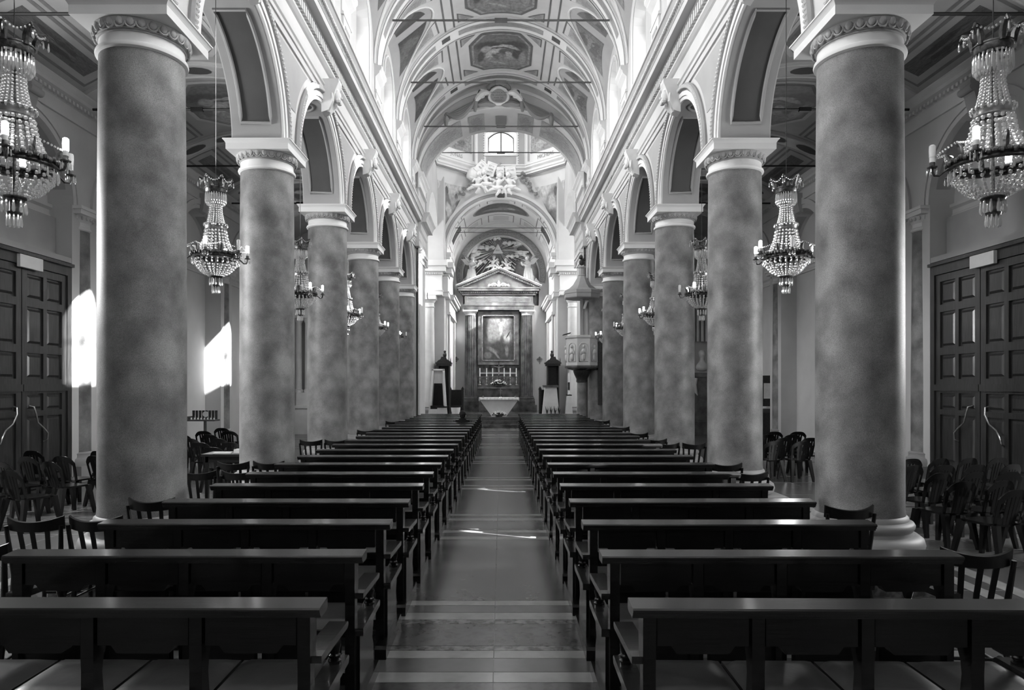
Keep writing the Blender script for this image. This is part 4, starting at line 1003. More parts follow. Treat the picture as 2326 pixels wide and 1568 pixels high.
for i, d in enumerate((13.6, 14.5, 15.4, 16.4)):
    for j, x in enumerate((5.3, 5.85, 6.4, 6.95)):
        if not (1725 < 1138+F*x/d < 1850): continue
        put_chair(x, d, .12+jr.uniform(-.07,.07), 'black plastic chair between the two nearest right columns, %s row, %s from the nave' % (ORD[i], ORD[j]), 'black plastic chairs in the right aisle')

# ================================================================ PANELLED DOORS
def door(s):
    side = 'left' if s < 0 else 'right'; xd = s*8.42; yc = BAYS[3]; inn = -s
    # local frame: u along the wall (depth), v up, t towards the nave
    t = empty('panelled_door', (xd, yc, 0), label='tall dark panelled wooden double door in the %s aisle wall' % side, cat='door')
    def bx(u0, u1, v0, v1, t0, t1): return MB().box(*sorted((inn*t0, inn*t1)), u0, u1, v0, v1)
    B = bx(-1.37,-1.25,0,4.17,-.1,.07)
    for q in ((1.25,1.37,0,4.17),(-1.25,1.25,4.0,4.17)): B.box(*sorted((inn*-.1, inn*.07)), *q)
    B.build('frame', M['wood_door'], t)
    bx(-1.37,1.37,4.17,4.23,-.1,.13).build('frame_cornice', M['wood_door'], t)
    for h in (-1, 1):
        u0, u1 = (-1.245,-.01) if h < 0 else (.01,1.245)
        lf = bx(u0, u1, .02, 3.99, -.06, .0).build('leaf', M['wood_door'], t)
        ux = [u0, u0+.13, (u0+u1)/2-.05, (u0+u1)/2+.05, u1-.13, u1]
        for a, b_ in ((ux[0],ux[1]),(ux[2],ux[3]),(ux[4],ux[5])): bx(a, b_, .02, 3.99, 0, .04).build('stile', M['wood_door'], lf)
        zs = [(.02,.42),(1.33,1.43),(1.74,2.0),(2.46,2.6),(3.28,3.42),(3.86,3.99)]
        for z0, z1 in zs:
            for a, b_ in ((ux[1],ux[2]),(ux[3],ux[4])): bx(a, b_, z0, z1, 0, .04).build('rail', M['wood_door'], lf)
        for j in range(5):
            z0, z1 = zs[j][1], zs[j+1][0]
            for a, b_ in ((ux[1],ux[2]),(ux[3],ux[4])):
                p = MB(); k = .035; e = .075
                o_ = [(0,a+k,z0+k),(0,b_-k,z0+k),(0,b_-k,z1-k),(0,a+k,z1-k)]; i_ = [(inn*.028,a+e,z0+e),(inn*.028,b_-e,z0+e),(inn*.028,b_-e,z1-e),(inn*.028,a+e,z1-e)]
                p.add(o_+i_, [(0,1,5,4),(1,2,6,5),(2,3,7,6),(3,0,4,7),(4,5,6,7)]); p.build('panel', M['wood_door'], lf)
        bx(u0, u1, 1.78, 1.9, .04, .075).build('middle_rail_moulding', M['wood_door'], lf)
        up = h*.22
        pts = [(inn*.04, up-.02*h, 1.52),(inn*.11, up, 1.5),(inn*.13, up+.02*h, 1.38),(inn*.11, up+.10*h, 1.22),(inn*.10, up+.26*h, 1.12),(inn*.12, up+.36*h, 1.02),(inn*.1, up+.38*h, .9),(inn*.04, up+.36*h, .86)]
        MB().tube(pts, .016, 8).build('pull_handle', M['brass'], lf)
    sg = MB().box(*sorted((s*8.285, s*8.345)), yc-(.46 if s > 0 else .17), yc+(.14 if s > 0 else .43), 3.94, 4.16).build('sign', M['sign_white'], None, label='blank white rectangular sign plate above the %s aisle door' % side, cat='sign')
    w = AIS[s][0]
    MB().box(*sorted((s*8.36, s*8.82)), yc-RA, yc+RA, 4.26, 4.36).build('door_lintel', M['plaster_mid'], w)
    MB().box(*sorted((s*8.66, s*8.82)), yc-RA+.02, yc+RA-.02, 4.36, 5.14).build('lintel_panel', M['plaster_mid'], w)
for s in (-1, 1): door(s)
# framed altarpieces in the next recess
for s in (-1, 1):
    side = 'left' if s < 0 else 'right'; y = BAYS[4]
    t = empty('framed_painting', (s*8.8, y, 0), label='dark side-altar painting in a carved frame, %s aisle wall past the door' % side, cat='painting')
    MB().box(*sorted((0, -s*.03)), -1.0, 1.0, 2.0, 4.7).build('canvas', M['dark_fresco'], t)
    fr = MB()
    for a, b_, c0, c1 in ((-1.18,-1.0,1.82,4.88),(1.0,1.18,1.82,4.88),(-1.0,1.0,1.82,2.0),(-1.0,1.0,4.7,4.88)): fr.box(*sorted((0, -s*.12)), a, b_, c0, c1)
    f_ = fr.build('frame', M['wood_carved'], t)
    B = MB()
    for k in range(24):
        for q in (-1.09, 1.09): B.ball((-s*.12, q, 1.95+k*.12), .05, 6, 4, (.6,.9,1.1))
    B.build('frame_carving', M['gilt'], f_, kind='stuff')
    B = MB().box(*sorted((0, -s*.26)), -1.34, 1.34, 1.58, 1.72); B.box(*sorted((0, -s*.2)), -1.3, 1.3, 1.72, 1.8); B.build('sill', M['plaster_white'], t)
    B = MB().box(*sorted((0, -s*.24)), -1.34, 1.34, 4.95, 5.1); B.build('top_cornice', M['plaster_white'], t)
    for q in (-1.24, 1.24):
        MB().prism([(0,1.58),(.18,1.58),(.16,1.4),(.08,1.25),(.06,1.1),(0,1.1)], lambda u, v, a: (-s*u, q+a, v), -.06, .06).build('bracket', M['plaster_white'], t)

# ================================================================ CHANDELIERS
def make_chandelier():
    c = empty('chandelier', label='c', cat='chandelier', group='crystal chandeliers hung in the arcade arches')
    MB().tube([(0,0,6.72),(0,0,4.30)], .004, 6).build('suspension_rod', M['iron_dark'], c)
    MB().tube([(0,0,4.32),(0,0,3.10)], .012, 6).build('stem', M['brass_dark'], c)
    # crown of palmettes
    cr = MB().lathe([(.115,4.25),(.122,4.26),(.122,4.30),(.128,4.305),(.128,4.315),(.115,4.32)], 28).build('crown_ring', M['brass_dark'], c)
    for k in range(6):
        a = 2*pi*k/6
        pts = [(.118,4.30),(.125,4.36),(.15,4.42),(.185,4.435),(.20,4.40)]
        B = MB().tube([(r*cos(a), r*sin(a), z) for r, z in pts], [.022,.026,.02,.012,.008], 6); B.build('palmette', M['brass_dark'], c)
    def strand(B, pts, r, step):
        P = [Vector(p) for p in pts]
        for i in range(len(P)-1):
            L_ = (P[i+1]-P[i]).length; n = max(1, int(L_/step))
            for j in range(n): B.ball(P[i].lerp(P[i+1], (j+.5)/n), r, 5, 4, (1,1,1.15))
    def drop(B, p, l, r): B.lathe([(0,0),(r*.5,-.01),(r,-l*.75),(r*.6,-l*.95),(0,-l)], 5, p)
    B = MB()
    for k in range(6):
        a = 2*pi*k/6; drop(B, (.205*cos(a), .205*sin(a), 4.39), .07, .008); b2 = 2*pi*(k+1)/6
        pp = []
        for j in range(9):
            t = j/8; ang = a+(b2-a)*t; rr = .19-.03*sin(pi*t); pp.append((rr*cos(ang), rr*sin(ang), 4.425-.05*sin(pi*t)))
        strand(B, pp, .0085, .02)
        ang = a+.08; drop(B, (.175*cos(ang), .175*sin(ang), 4.40), .06, .007)
    B.build('crown_crystals', M['crystal'], c, kind='stuff')
    B = MB()
    for k in range(26):
        a = 2*pi*k/26; drop(B, (.118*cos(a), .118*sin(a), 4.25), .13, .0105)
        a += .1; drop(B, (.10*cos(a), .10*sin(a), 4.235), .14, .0105)
    B.build('fringe', M['crystal'], c, kind='stuff')
    B = MB()
    for k in range(18):
        a = 2*pi*k/18; strand(B, [(.066*cos(a), .066*sin(a), 4.11),(.075*cos(a), .075*sin(a), 4.0),(.105*cos(a), .105*sin(a), 3.86)], .0105, .0225)
    B.build('neck_beads', M['crystal'], c, kind='stuff')
    B = MB().lathe([(.108,3.80),(.125,3.805),(.125,3.83),(.14,3.855),(.135,3.862),(.11,3.84)], 28); B.build('middle_ring', M['brass'], c)
    B = MB()
    for k in range(20):
        a = 2*pi*k/20; B.ball((.133*cos(a), .133*sin(a), 3.855), .013, 5, 4, (1,1,1.6))
        strand(B, [(.12*cos(a), .12*sin(a), 3.80),(.14*cos(a), .14*sin(a), 3.68),(.2*cos(a), .2*sin(a), 3.53)], .0145, .031)
    B.build('body_beads', M['crystal'], c, kind='stuff')
    mr = MB().lathe([(.255,3.445),(.27,3.44),(.278,3.455),(.27,3.47),(.285,3.485),(.28,3.505),(.262,3.515),(.25,3.50)], 40).build('main_ring', M['brass_dark'], c)
    B = MB()
    for k in range(48):
        a = 2*pi*k/48; B.ball((.283*cos(a), .283*sin(a), 3.485+.012*(k % 2)), .017, 6, 4, (1,1,1.2))
    B.build('ring_foliage', M['brass_dark'], mr, kind='stuff')
    B = MB()
    for k in range(26):
        a = 2*pi*k/26; strand(B, [(.255*cos(a), .255*sin(a), 3.44),(.235*cos(a), .235*sin(a), 3.36),(.17*cos(a), .17*sin(a), 3.28),(.07*cos(a), .07*sin(a), 3.23)], .0135, .029)
        drop(B, (.27*cos(a), .27*sin(a), 3.44), .075, .009)
    B.build('bowl_beads', M['crystal'], c, kind='stuff')
    MB().lathe([(0,3.20),(.07,3.205),(.08,3.22),(.07,3.235),(.03,3.24),(.03,3.13),(.05,3.12),(.045,3.10),(0,3.09)], 16).build('finial', M['brass_dark'], c)
    B = MB()
    for k in range(10):
        a = 2*pi*k/10; drop(B, (.072*cos(a), .072*sin(a), 3.21), .1, .013); drop(B, (.042*cos(a), .042*sin(a), 3.11), .095, .012)
    B.build('finial_drops', M['crystal'], c, kind='stuff')
    lit = (1, 0, 1, 1, 0, 1)
    for k in range(6):
        a = 2*pi*k/6+.35
        def R_(r, z): return (r*cos(a), r*sin(a), z)
        ar = MB().tube([R_(.26,3.47),R_(.30,3.445),R_(.335,3.415),R_(.365,3.42),R_(.378,3.45),R_(.378,3.475)], [.012,.009,.008,.009,.009,.01], 6).build('arm', M['brass_dark'], c)
        MB().lathe([(.0,3.472),(.034,3.476),(.036,3.484),(.02,3.488),(.018,3.52),(.0,3.52)], 12, (.378*cos(a), .378*sin(a), 0)).build('drip_cup', M['brass_dark'], ar)
        MB().lathe([(.0,3.518),(.019,3.518),(.019,3.555),(0,3.555)], 10, (.378*cos(a), .378*sin(a), 0)).build('socket', M['candle_white'], ar)
        MB().lathe([(.0,3.553),(.021,3.555),(.022,3.60),(.021,3.638),(.012,3.646),(0,3.648)], 10, (.378*cos(a), .378*sin(a), 0)).build('bulb', M['bulb_lit' if lit[k] else 'candle_white'], ar)
        B = MB()
        for j in range(5):
            b2 = 2*pi*j/5; drop(B, (.378*cos(a)+.034*cos(b2), .378*sin(a)+.034*sin(b2), 3.474), .055, .006)
        B.build('cup_drops', M['crystal'], ar, kind='stuff')
        a2 = a+pi/6
        MB().tube([(.26*cos(a2), .26*sin(a2), 3.50),(.272*cos(a2), .272*sin(a2), 3.57),(.3*cos(a2), .3*sin(a2), 3.61)], [.02,.022,.008], 6).build('acanthus_leaf', M['brass_dark'], c)
    B = MB()
    for k in range(6):
        a = 2*pi*k/6+.35+pi/6; b2 = a+pi/3
        strand(B, [((.3+.05*sin(pi*t))*cos(a+(b2-a)*t), (.3+.05*sin(pi*t))*sin(a+(b2-a)*t), 3.605-.045*sin(pi*t)) for t in [j/8 for j in range(9)]], .008, .019)
    B.build('swag_beads', M['crystal'], c, kind='stuff')
    return c
chd = make_chandelier(); used = False
for s in (-1, 1):
    for k, d in enumerate(BAYS[1:]):
        lb = 'crystal chandelier with candle bulbs, %s in the %s arcade' % (('nearest','second from the camera','third from the camera','fourth from the camera','fifth from the camera','farthest')[k], 'left' if s < 0 else 'right')
        loc = (s*(3.47 if (k == 0 and s < 0) else 3.51), d, 0); rz = 1.7*k+.9*s+.5
        if not used: chd.location = loc; chd.rotation_euler = (0,0,rz); chd['label'] = lb; used = True
        else: dup(chd, loc, rz, lb)

# ================================================================ HIGH ALTAR
XR, YR = -.12, 38.25
KR = YR/F
def RX(px): return (px-1138)*KR
def RZ(py): return H+(875-py)*KR
al = empty('altarpiece', (0, 0, 0), label='marble altarpiece with fluted columns and pediment behind the altar', cat='altarpiece')
B = MB().box(-2.2,1.95,37.72,38.58,.465,.8); B.box(-2.1,1.85,37.76,38.58,.8,1.0); B.build('base', M['marble_dark'], al)
for x in (RX(1069), RX(1196.5)):
    B = MB().box(x-.42,x+.42,37.75,38.6,1.0,1.12); B.lathe([(.4,1.12),(.42,1.17),(.39,1.22),(.36,1.24),(.37,1.29),(.34,1.31)], 24, (x,38.2,0)); B.build('column_base', M['marble_veined'], al)
    f = MB(); n = 20; rows = []
    for z, r in ((1.3,.335),(5.72,.30)):
        ring = []
        for k in range(n*4):
            a = 2*pi*k/(n*4); q = k % 4; rr = r*(1.0 if q in (0, 1) else .84); ring.append((x+rr*cos(a), 38.2+rr*sin(a), z))
        rows.append(ring)
    f.sheet(rows, smooth=False, closed=True).build('fluted_shaft', M['marble_veined'], al)
    B = MB().lathe([(.3,5.7),(.32,5.72),(.3,5.75),(.31,5.8),(.38,5.9)], 24, (x,38.2,0)); B.box(x-.41,x+.41,37.8,38.6,5.9,5.98); B.build('capital', M['marble_white'], al)
B = MB().box(-2.02,1.78,37.83,38.6,5.98,6.2); B.box(-2.06,1.82,37.79,38.6,6.2,6.3); B.build('architrave', M['marble_veined'], al)
B = MB().box(-1.98,1.74,37.86,38.6,6.3,6.78); fz = B.build('frieze', M['marble_veined'], al)
B = MB()
for q in ((-1.85,1.61,6.42,6.45),(-1.85,1.61,6.64,6.67),(-1.85,-1.82,6.42,6.67),(1.58,1.61,6.42,6.67)): B.box(q[0],q[1],37.84,37.87,q[2],q[3])
B.build('frieze_border', M['gilt'], fz)
B = MB().box(-2.12,1.88,37.75,38.6,6.78,6.86); B.box(-2.3,2.06,37.5,38.6,6.98,7.1); B.box(-2.37,2.13,37.44,38.6,7.1,7.16); co = B.build('cornice', M['marble_veined'], al)
B = MB(); x = -2.2
while x < 1.95: B.box(x, x+.05, 37.62, 37.76, 6.87, 6.97); x += .1
B.box(-2.2,1.96,37.76,38.6,6.86,6.98); B.build('dentil_course', M['marble_veined'], co, kind='stuff')
B = MB().prism([(-2.12,7.16),(1.88,7.16),(-.12,8.0)], lambda u, v, a: (u, a, v), 37.85, 38.6); pe = B.build('pediment', M['marble_veined'], al)
for sg in (-1, 1):
    e = Vector((-.12+sg*2.27, 0, 7.16)); a = Vector((-.12, 0, 8.12)); dr = (a-e).normalized(); nn = Vector((-dr.z*sg, 0, dr.x*sg)); nn = nn if nn.z > 0 else -nn
    for w0, w1, y0, mm in ((-.1,.02,37.62,'marble_veined'),(.02,.10,37.46,'marble_veined'),(.10,.14,37.42,'marble_white')):
        p = [e+nn*w0, a+nn*w0, a+nn*w1, e+nn*w1]
        MB().hexa([(q.x, y0, q.z) for q in p]+[(q.x, 38.6, q.z) for q in p]).build('raking_cornice', M[mm], pe)
    B = MB()
    for k in range(22):
        q = e.lerp(a, (k+.5)/22)+nn*(-.04); B.ball((q.x, 37.6, q.z), .045, 6, 4, (1,.6,.8))
    B.build('modillion_course', M['gilt'], pe, kind='stuff')
B = MB()
for sg in (-1, 1):
    B.tube([(-.12+sg*(.05+.55*t), 37.8, 7.28+.12*sin(pi*t)+.05*sin(6*t)) for t in [k/12 for k in range(13)]], .035, 6)
    for t in (.35, .6, .85): B.tube([(-.12+sg*.6*t+.05*cos(q), 37.79, 7.33+.05*sin(q)) for q in [2*pi*j/8 for j in range(8)]], .018, 5, closed=True)
B.lathe([(0,7.22),(.09,7.25),(.06,7.38),(.08,7.45),(0,7.6)], 10, (-.12,37.8,0)); B.build('tympanum_relief', M['stucco'], pe)
MB().box(RX(1086)-.08, RX(1178)+.08, 38.35, 38.6, 1.0, 5.98).build('back_panel', M['marble_dark'], al)
pt = empty('altar_painting', (0,0,0), label='large altar painting of figures in a glowing sky, in a carved frame', cat='painting')
MB().box(RX(1097), RX(1170), 38.2, 38.24, RZ(818), RZ(715)).build('canvas', M['altar_canvas'], pt)
x0, x1, z0, z1 = RX(1086), RX(1178), RZ(829), RZ(708); B = MB(); fw = .26
for q in ((x0,x0+fw,z0,z1),(x1-fw,x1,z0,z1),(x0+fw,x1-fw,z0,z0+fw),(x0+fw,x1-fw,z1-fw,z1)): B.box(q[0],q[1],38.1,38.34,q[2],q[3])
fr = B.build('frame', M['marble_veined'], pt)
B = MB()
for q in ((x0+fw-.05,x0+fw,z0+fw,z1-fw),(x1-fw,x1-fw+.05,z0+fw,z1-fw),(x0+fw,x1-fw,z0+fw-.05,z0+fw),(x0+fw,x1-fw,z1-fw,z1-fw+.05)): B.box(q[0],q[1],38.06,38.1,q[2],q[3])
B.build('gilt_fillet', M['gilt'], fr)
# old altar below the painting with its gradine
oa = empty('marble_altar', (0,0,0), label='dark veined marble altar with candle shelf below the painting', cat='altar')
B = MB().box(RX(1090),RX(1175),36.75,37.5,.465,1.7); B.build('body', M['marble_dark'], oa)
MB().box(RX(1087),RX(1178),36.65,37.55,1.7,1.78).build('table', M['marble_veined'], oa)
MB().box(RX(1090),RX(1175),37.2,37.7,1.78,1.9).build('gradine', M['marble_dark'], oa)
MB().box(RX(1091),RX(1173),38.30,38.345,2.5,2.6).build('panel_strip', M['plaster_mid'], al)
for k, px in enumerate((1091,1106,1119.5,1145,1158.5,1172)):
    x = RX(px); c = empty('altar_candlestick', (x, 37.45, 1.90), label='tall altar candlestick with white candle, %s from the left' % ORD[k], cat='candlestick', group='altar candlesticks')
    MB().lathe([(0,0),(.09,0),(.08,.03),(.03,.06),(.025,.1),(.045,.14),(.02,.18),(.018,.3),(.035,.33),(.02,.36),(.018,.42),(.06,.45),(.05,.47),(0,.47)], 12).build('stand', M['brass'], c)
    MB().lathe([(0,.46),(.028,.46),(.026,.9),(0,.905)], 10).build('candle', M['candle_white'], c)
cx = empty('crucifix', (-.12, 37.42, 1.9), label='standing altar crucifix between the candlesticks', cat='crucifix')
MB().lathe([(0,0),(.1,0),(.08,.05),(.03,.1),(.03,.2),(.05,.24),(.02,.28),(0,.28)], 10).build('foot', M['brass_dark'], cx)
B = MB().box(-.02,.02,-.02,.02,.25,1.25); B.box(-.32,.32,-.02,.02,.98,1.02); B.build('cross', M['wood_carved'], cx)
B = MB().tube([(-.28,-.035,1.02),(-.12,-.04,.96),(0,-.04,.95),(.12,-.04,.96),(.28,-.035,1.02)], [.015,.02,.03,.02,.015], 6); B.tube([(0,-.045,.96),(0,-.05,.82),(.015,-.06,.68),(0,-.045,.5)], [.045,.045,.04,.02], 8); B.ball((.01,-.05,1.04), .038, 8, 6); B.build('corpus', M['gilt'], cx)
def bouquet(name, loc, rx, ry, h, n, label, seed):
    t = empty(name, loc, label=label, cat='flowers'); r = random.Random(seed); L_ = MB(); P_ = MB()
    for k in range(n):
        a = r.uniform(0, 2*pi); q = sqrt(r.random()); x, y = rx*q*cos(a), ry*q*sin(a); z = h*(.45+.55*(1-q*q))*r.uniform(.7,1.05)
        L_.tube([(x*.3,y*.3,0),(x*.7,y*.7,z*.55),(x,y,z)], .006, 4); L_.ball((x*.9+r.uniform(-.03,.03), y*.9, z*.75), .035, 5, 3, (1.3,.5,.8))
        P_.ball((x,y,z), r.uniform(.022,.04), 6, 4, (1,1,.7))
    L_.build('foliage', M['leaf'], t, kind='stuff'); P_.build('blossoms', M['petal'], t, kind='stuff')
    MB().lathe([(0,0),(rx*.35,0),(rx*.45,.08),(rx*.4,.1),(0,.1)], 12).build('vase', M['brass_dark'], t)
bouquet('flower_arrangement', (-.12, 36.95, 1.78), .42, .18, .42, 60, 'white flower arrangement on the marble altar before the crucifix', 2)
bouquet('flower_arrangement', (-.10, 31.35, .465), .36, .16, .26, 60, 'white flower arrangement on the floor before the new altar', 3)
# new altar
ta = empty('altar_table', (-.09, 31.9, .465), label='pale altar table of inverted trapezoid shape covered with a white cloth', cat='altar')
MB().prism([(-.33,0),(.33,0),(.87,.74),(-.87,.74)], lambda u, v, a: (u, a, v), -.28, .28).build('pedestal', M['marble_white'], ta)
MB().box(-.88,.88,-.36,.36,.74,.80).build('table_top', M['marble_white'], ta)
B = MB(); n = 60; top = []; bot = []
for k in range(n+1):
    u = k/n; x = -.91+1.82*u; wv = .018*sin(u*70); top.append((x,-.39+wv*.2,.86)); bot.append((x,-.40+wv,.765))
B.sheet([bot, top, [(p[0],.38,.86) for p in top]], smooth=True); B.box(-.90,.90,-.38,.38,.80,.858)
for sg in (-1, 1): B.box(*sorted((sg*.89, sg*.915)), -.38, .38, .70, .86)
B.build('altar_cloth', M['cloth_white'], ta)
for k, x in enumerate((-.82, .66)):
    MB().lathe([(0,0),(.05,0),(.045,.03),(.02,.05),(.03,.08),(.0,.085)], 10).build('table_candle', M['brass_dark'], None, loc=(x, 31.75, 1.325), label='small squat candle holder on the %s end of the cloth-covered altar' % ('left' if x < 0 else 'right'), cat='candle holder')
cr = empty('table_cross', (-.02, 31.7, 1.325), label='thin standing cross on the cloth-covered altar', cat='cross')
MB().lathe([(0,0),(.07,0),(.06,.02),(.012,.04),(0,.04)], 10).build('foot', M['brass'], cr); B = MB().box(-.008,.008,-.008,.008,.03,.42); B.box(-.09,.09,-.008,.008,.31,.33); B.build('cross', M['brass'], cr)

# ---------------------------------------------------------------- glory relief over the pediment
XG, ZGc = RX(1131), RZ(563)
gl = empty('glory_relief', (XG, 38.95, ZGc), label='stucco triangle with letters in a burst of rays above the pediment', cat='relief')
B = MB(); B1 = B; B2 = MB(); r = random.Random(4)
for k in range(84):
    B = B1 if k % 2 else B2
    a = 2*pi*k/84+r.uniform(-.02,.02); l = r.uniform(1.0,1.95)
    while l > .4 and ((XG+l*cos(a))**2+(ZGc+l*sin(a)-ZG)**2 > 2.02**2 or ZGc+l*sin(a) < 6.5): l -= .03
    w0, w1 = .006, r.uniform(.014,.034)*l/1.2; dx, dz = cos(a), sin(a); px, pz = -dz, dx
    q = [(dx*.2+px*w0, dz*.2+pz*w0),(dx*l+px*w1, dz*l+pz*w1),(dx*l-px*w1, dz*l-pz*w1),(dx*.2-px*w0, dz*.2-pz*w0)]
    B.hexa([(u, .06, v) for u, v in q]+[(u, -.03-.03*(k % 3), v) for u, v in q])
B1.build('rays', M['stucco'], gl, kind='stuff'); B2.build('dark_rays', M['gilt'], gl, kind='stuff')
tr = MB().prism([(-.29,-.22),(.29,-.22),(0,.33)], lambda u, v, a: (u, a, v), -.2, -.1).build('triangle', M['stucco'], gl)
B = MB()
def glyph(x, strokes):
    for p, q in strokes: B.tube([(x+p[0]*.05, -.205, -.09+p[1]*.07),(x+q[0]*.05, -.205, -.09+q[1]*.07)], .007, 4)
HE = [((0,1),(1,1)),((1,1),(1,0)),((.15,.6),(.15,0))]
glyph(-.13, HE); glyph(-.055, [((.2,1),(.7,1)),((.7,1),(.7,0))]); glyph(0.01, HE); glyph(.085, [((.3,1),(.6,1)),((.6,1),(.6,.55))])
B.build('letters', M['ink'], tr)
def cherub(px, py, sc, label, y=38.8):
    o = empty('cherub_head', (RX(px), y, RZ(py)), label=label, cat='relief', group='winged cherub heads of the glory')
    MB().ball((0,0,0), .1*sc, 10, 8, (1,.9,1.1)).ball((0,-.09*sc,-.01), .02*sc, 5, 4).ball((0,.02,.05*sc), .1*sc, 10, 6, (1,.9,.8)).build('head', M['stucco'], o)
    for sg in (-1, 1):
        B = MB()
        for k in range(4): B.ball((sg*(.12+.05*k)*sc, .0, (.02+.05*k-.02*k*k)*sc), .07*sc, 7, 5, (1.3,.35,.7), rot=Matrix.Rotation(-sg*.5, 3, 'Y'))
        B.build('wing', M['stucco'], o)
for px, py, sc, w in ((1124,538,1.0,'above the triangle'),(1106,559,1.35,'left of the triangle'),(1158,549,1.2,'upper right of the triangle'),(1164,579,1.1,'lower right of the triangle'),(1089,592,1.2,'lower left of the triangle')):
    cherub(px, py, sc, 'small winged stucco cherub head %s' % w)
def cloud(px, py, pts, label):
    o = MB()
    for dx, dz, rr in pts: o.ball((dx, 0, dz), rr, 10, 7, (1,.5,.85))
    o.build('stucco_cloud', M['stucco'], None, loc=(RX(px), 38.95, RZ(py)), label=label, cat='relief')
cloud(1080, 558, [(0,.32,.2),(-.05,.05,.22),(.15,.1,.18),(-.1,-.2,.2),(.05,-.3,.2),(-.12,-.42,.18),(.15,-.25,.15)], 'billowing stucco cloud at the left of the ray burst')
cloud(1180, 548, [(0,.05,.24),(.05,.25,.2),(-.15,-.1,.16),(-.25,-.15,.12)], 'billowing stucco cloud at the upper right of the ray burst')
cloud(1183, 570, [(0,0,.2),(.2,-.02,.17),(-.2,-.03,.15),(.25,-.12,.12)], 'flat stucco cloud at the right of the ray burst')
def skin_fig(name, joints, edges, m, parent, loc=(0,0,0), sub=1):
    me = bpy.data.meshes.new(name); me.from_pydata([j[0] for j in joints], edges, []); o = bpy.data.objects.new(name, me); COL.objects.link(o); o.parent = parent; o.location = loc
    md = o.modifiers.new('skin', 'SKIN'); 
    for i, j in enumerate(joints):
        r_ = j[1]; me.skin_vertices[0].data[i].radius = r_ if isinstance(r_, tuple) else (r_, r_)
    me.skin_vertices[0].data[0].use_root = True
    md.use_smooth_shade = True
    sb = o.modifiers.new('sub', 'SUBSURF'); sb.levels = sub; sb.render_levels = sub
    me.materials.append(m); return o
def angel(px, py, sg, label):
    t = empty('angel_statue', (RX(px), 38.25, RZ(py)), label=label, cat='statue', group='angels kneeling on the pediment')
    J = [((0,0,.35),.16),((sg*.04,0,.6),.15),((sg*.05,-.02,.82),.17),((sg*.06,-.03,.95),.07),((sg*.09,-.06,1.08),.1),
         ((sg*.2,-.12,.8),.07),((sg*.32,-.22,.66),.055),((sg*.4,-.26,.85),.045),((-sg*.1,-.1,.78),.07),((sg*.08,-.26,.62),.055),((sg*.3,-.3,.72),.04),
         ((-sg*.1,0,.1),.2),((-sg*.35,.05,-.1),.14),((-sg*.62,.05,-.3),.08),((sg*.12,-.1,.05),.19),((sg*.14,-.1,-.18),.16)]
    E = [(0,1),(1,2),(2,3),(3,4),(2,5),(5,6),(6,7),(2,8),(8,9),(9,10),(0,11),(11,12),(12,13),(0,14),(14,15)]
    skin_fig('figure', J, E, M['stucco'], t, sub=1)
    B = MB().ball((sg*.09,-.06,1.1), .11, 12, 9, (.92,.95,1.12)); B.ball((sg*.17,-.12,1.08), .025, 6, 4); B.ball((sg*.06,-.03,1.15), .115, 10, 7, (1,1,.9)); B.build('head', M['stucco'], t)
    B = MB()
    for k in range(6): B.tube([(sg*(-.16+.07*k),-.2,.5),(sg*(-.2+.085*k),-.24,.2),(sg*(-.24+.1*k),-.2,-.2)], [.03,.05,.04], 6)
    B.build('robe_folds', M['stucco'], t)
    for k, an in ((0, .7), (1, 1.05)):
        B = MB(); rows = []
        for j in range(9):
            u = j/8; w_ = .16*sin(pi*min(1, u*1.05+.08))+.02; cxx = -sg*(.1+.62*u*cos(an)); cz = .85+.62*u*sin(an)*(1-.35*u)+.1*k
            rows.append([(cxx, .12+.1*k, cz+w_*.6),(cxx, .16+.1*k, cz),(cxx-sg*.02, .12+.1*k, cz-w_)])
        B.sheet(rows); B.sheet([[(p[0],p[1]+.04,p[2]) for p in r_] for r_ in rows]); B.build('wing', M['stucco'], t)
angel(1071, 634, 1, 'white stucco angel with raised wing kneeling on the left pediment slope')
angel(1200, 632, -1, 'white stucco angel with spread wing kneeling on the right pediment slope')
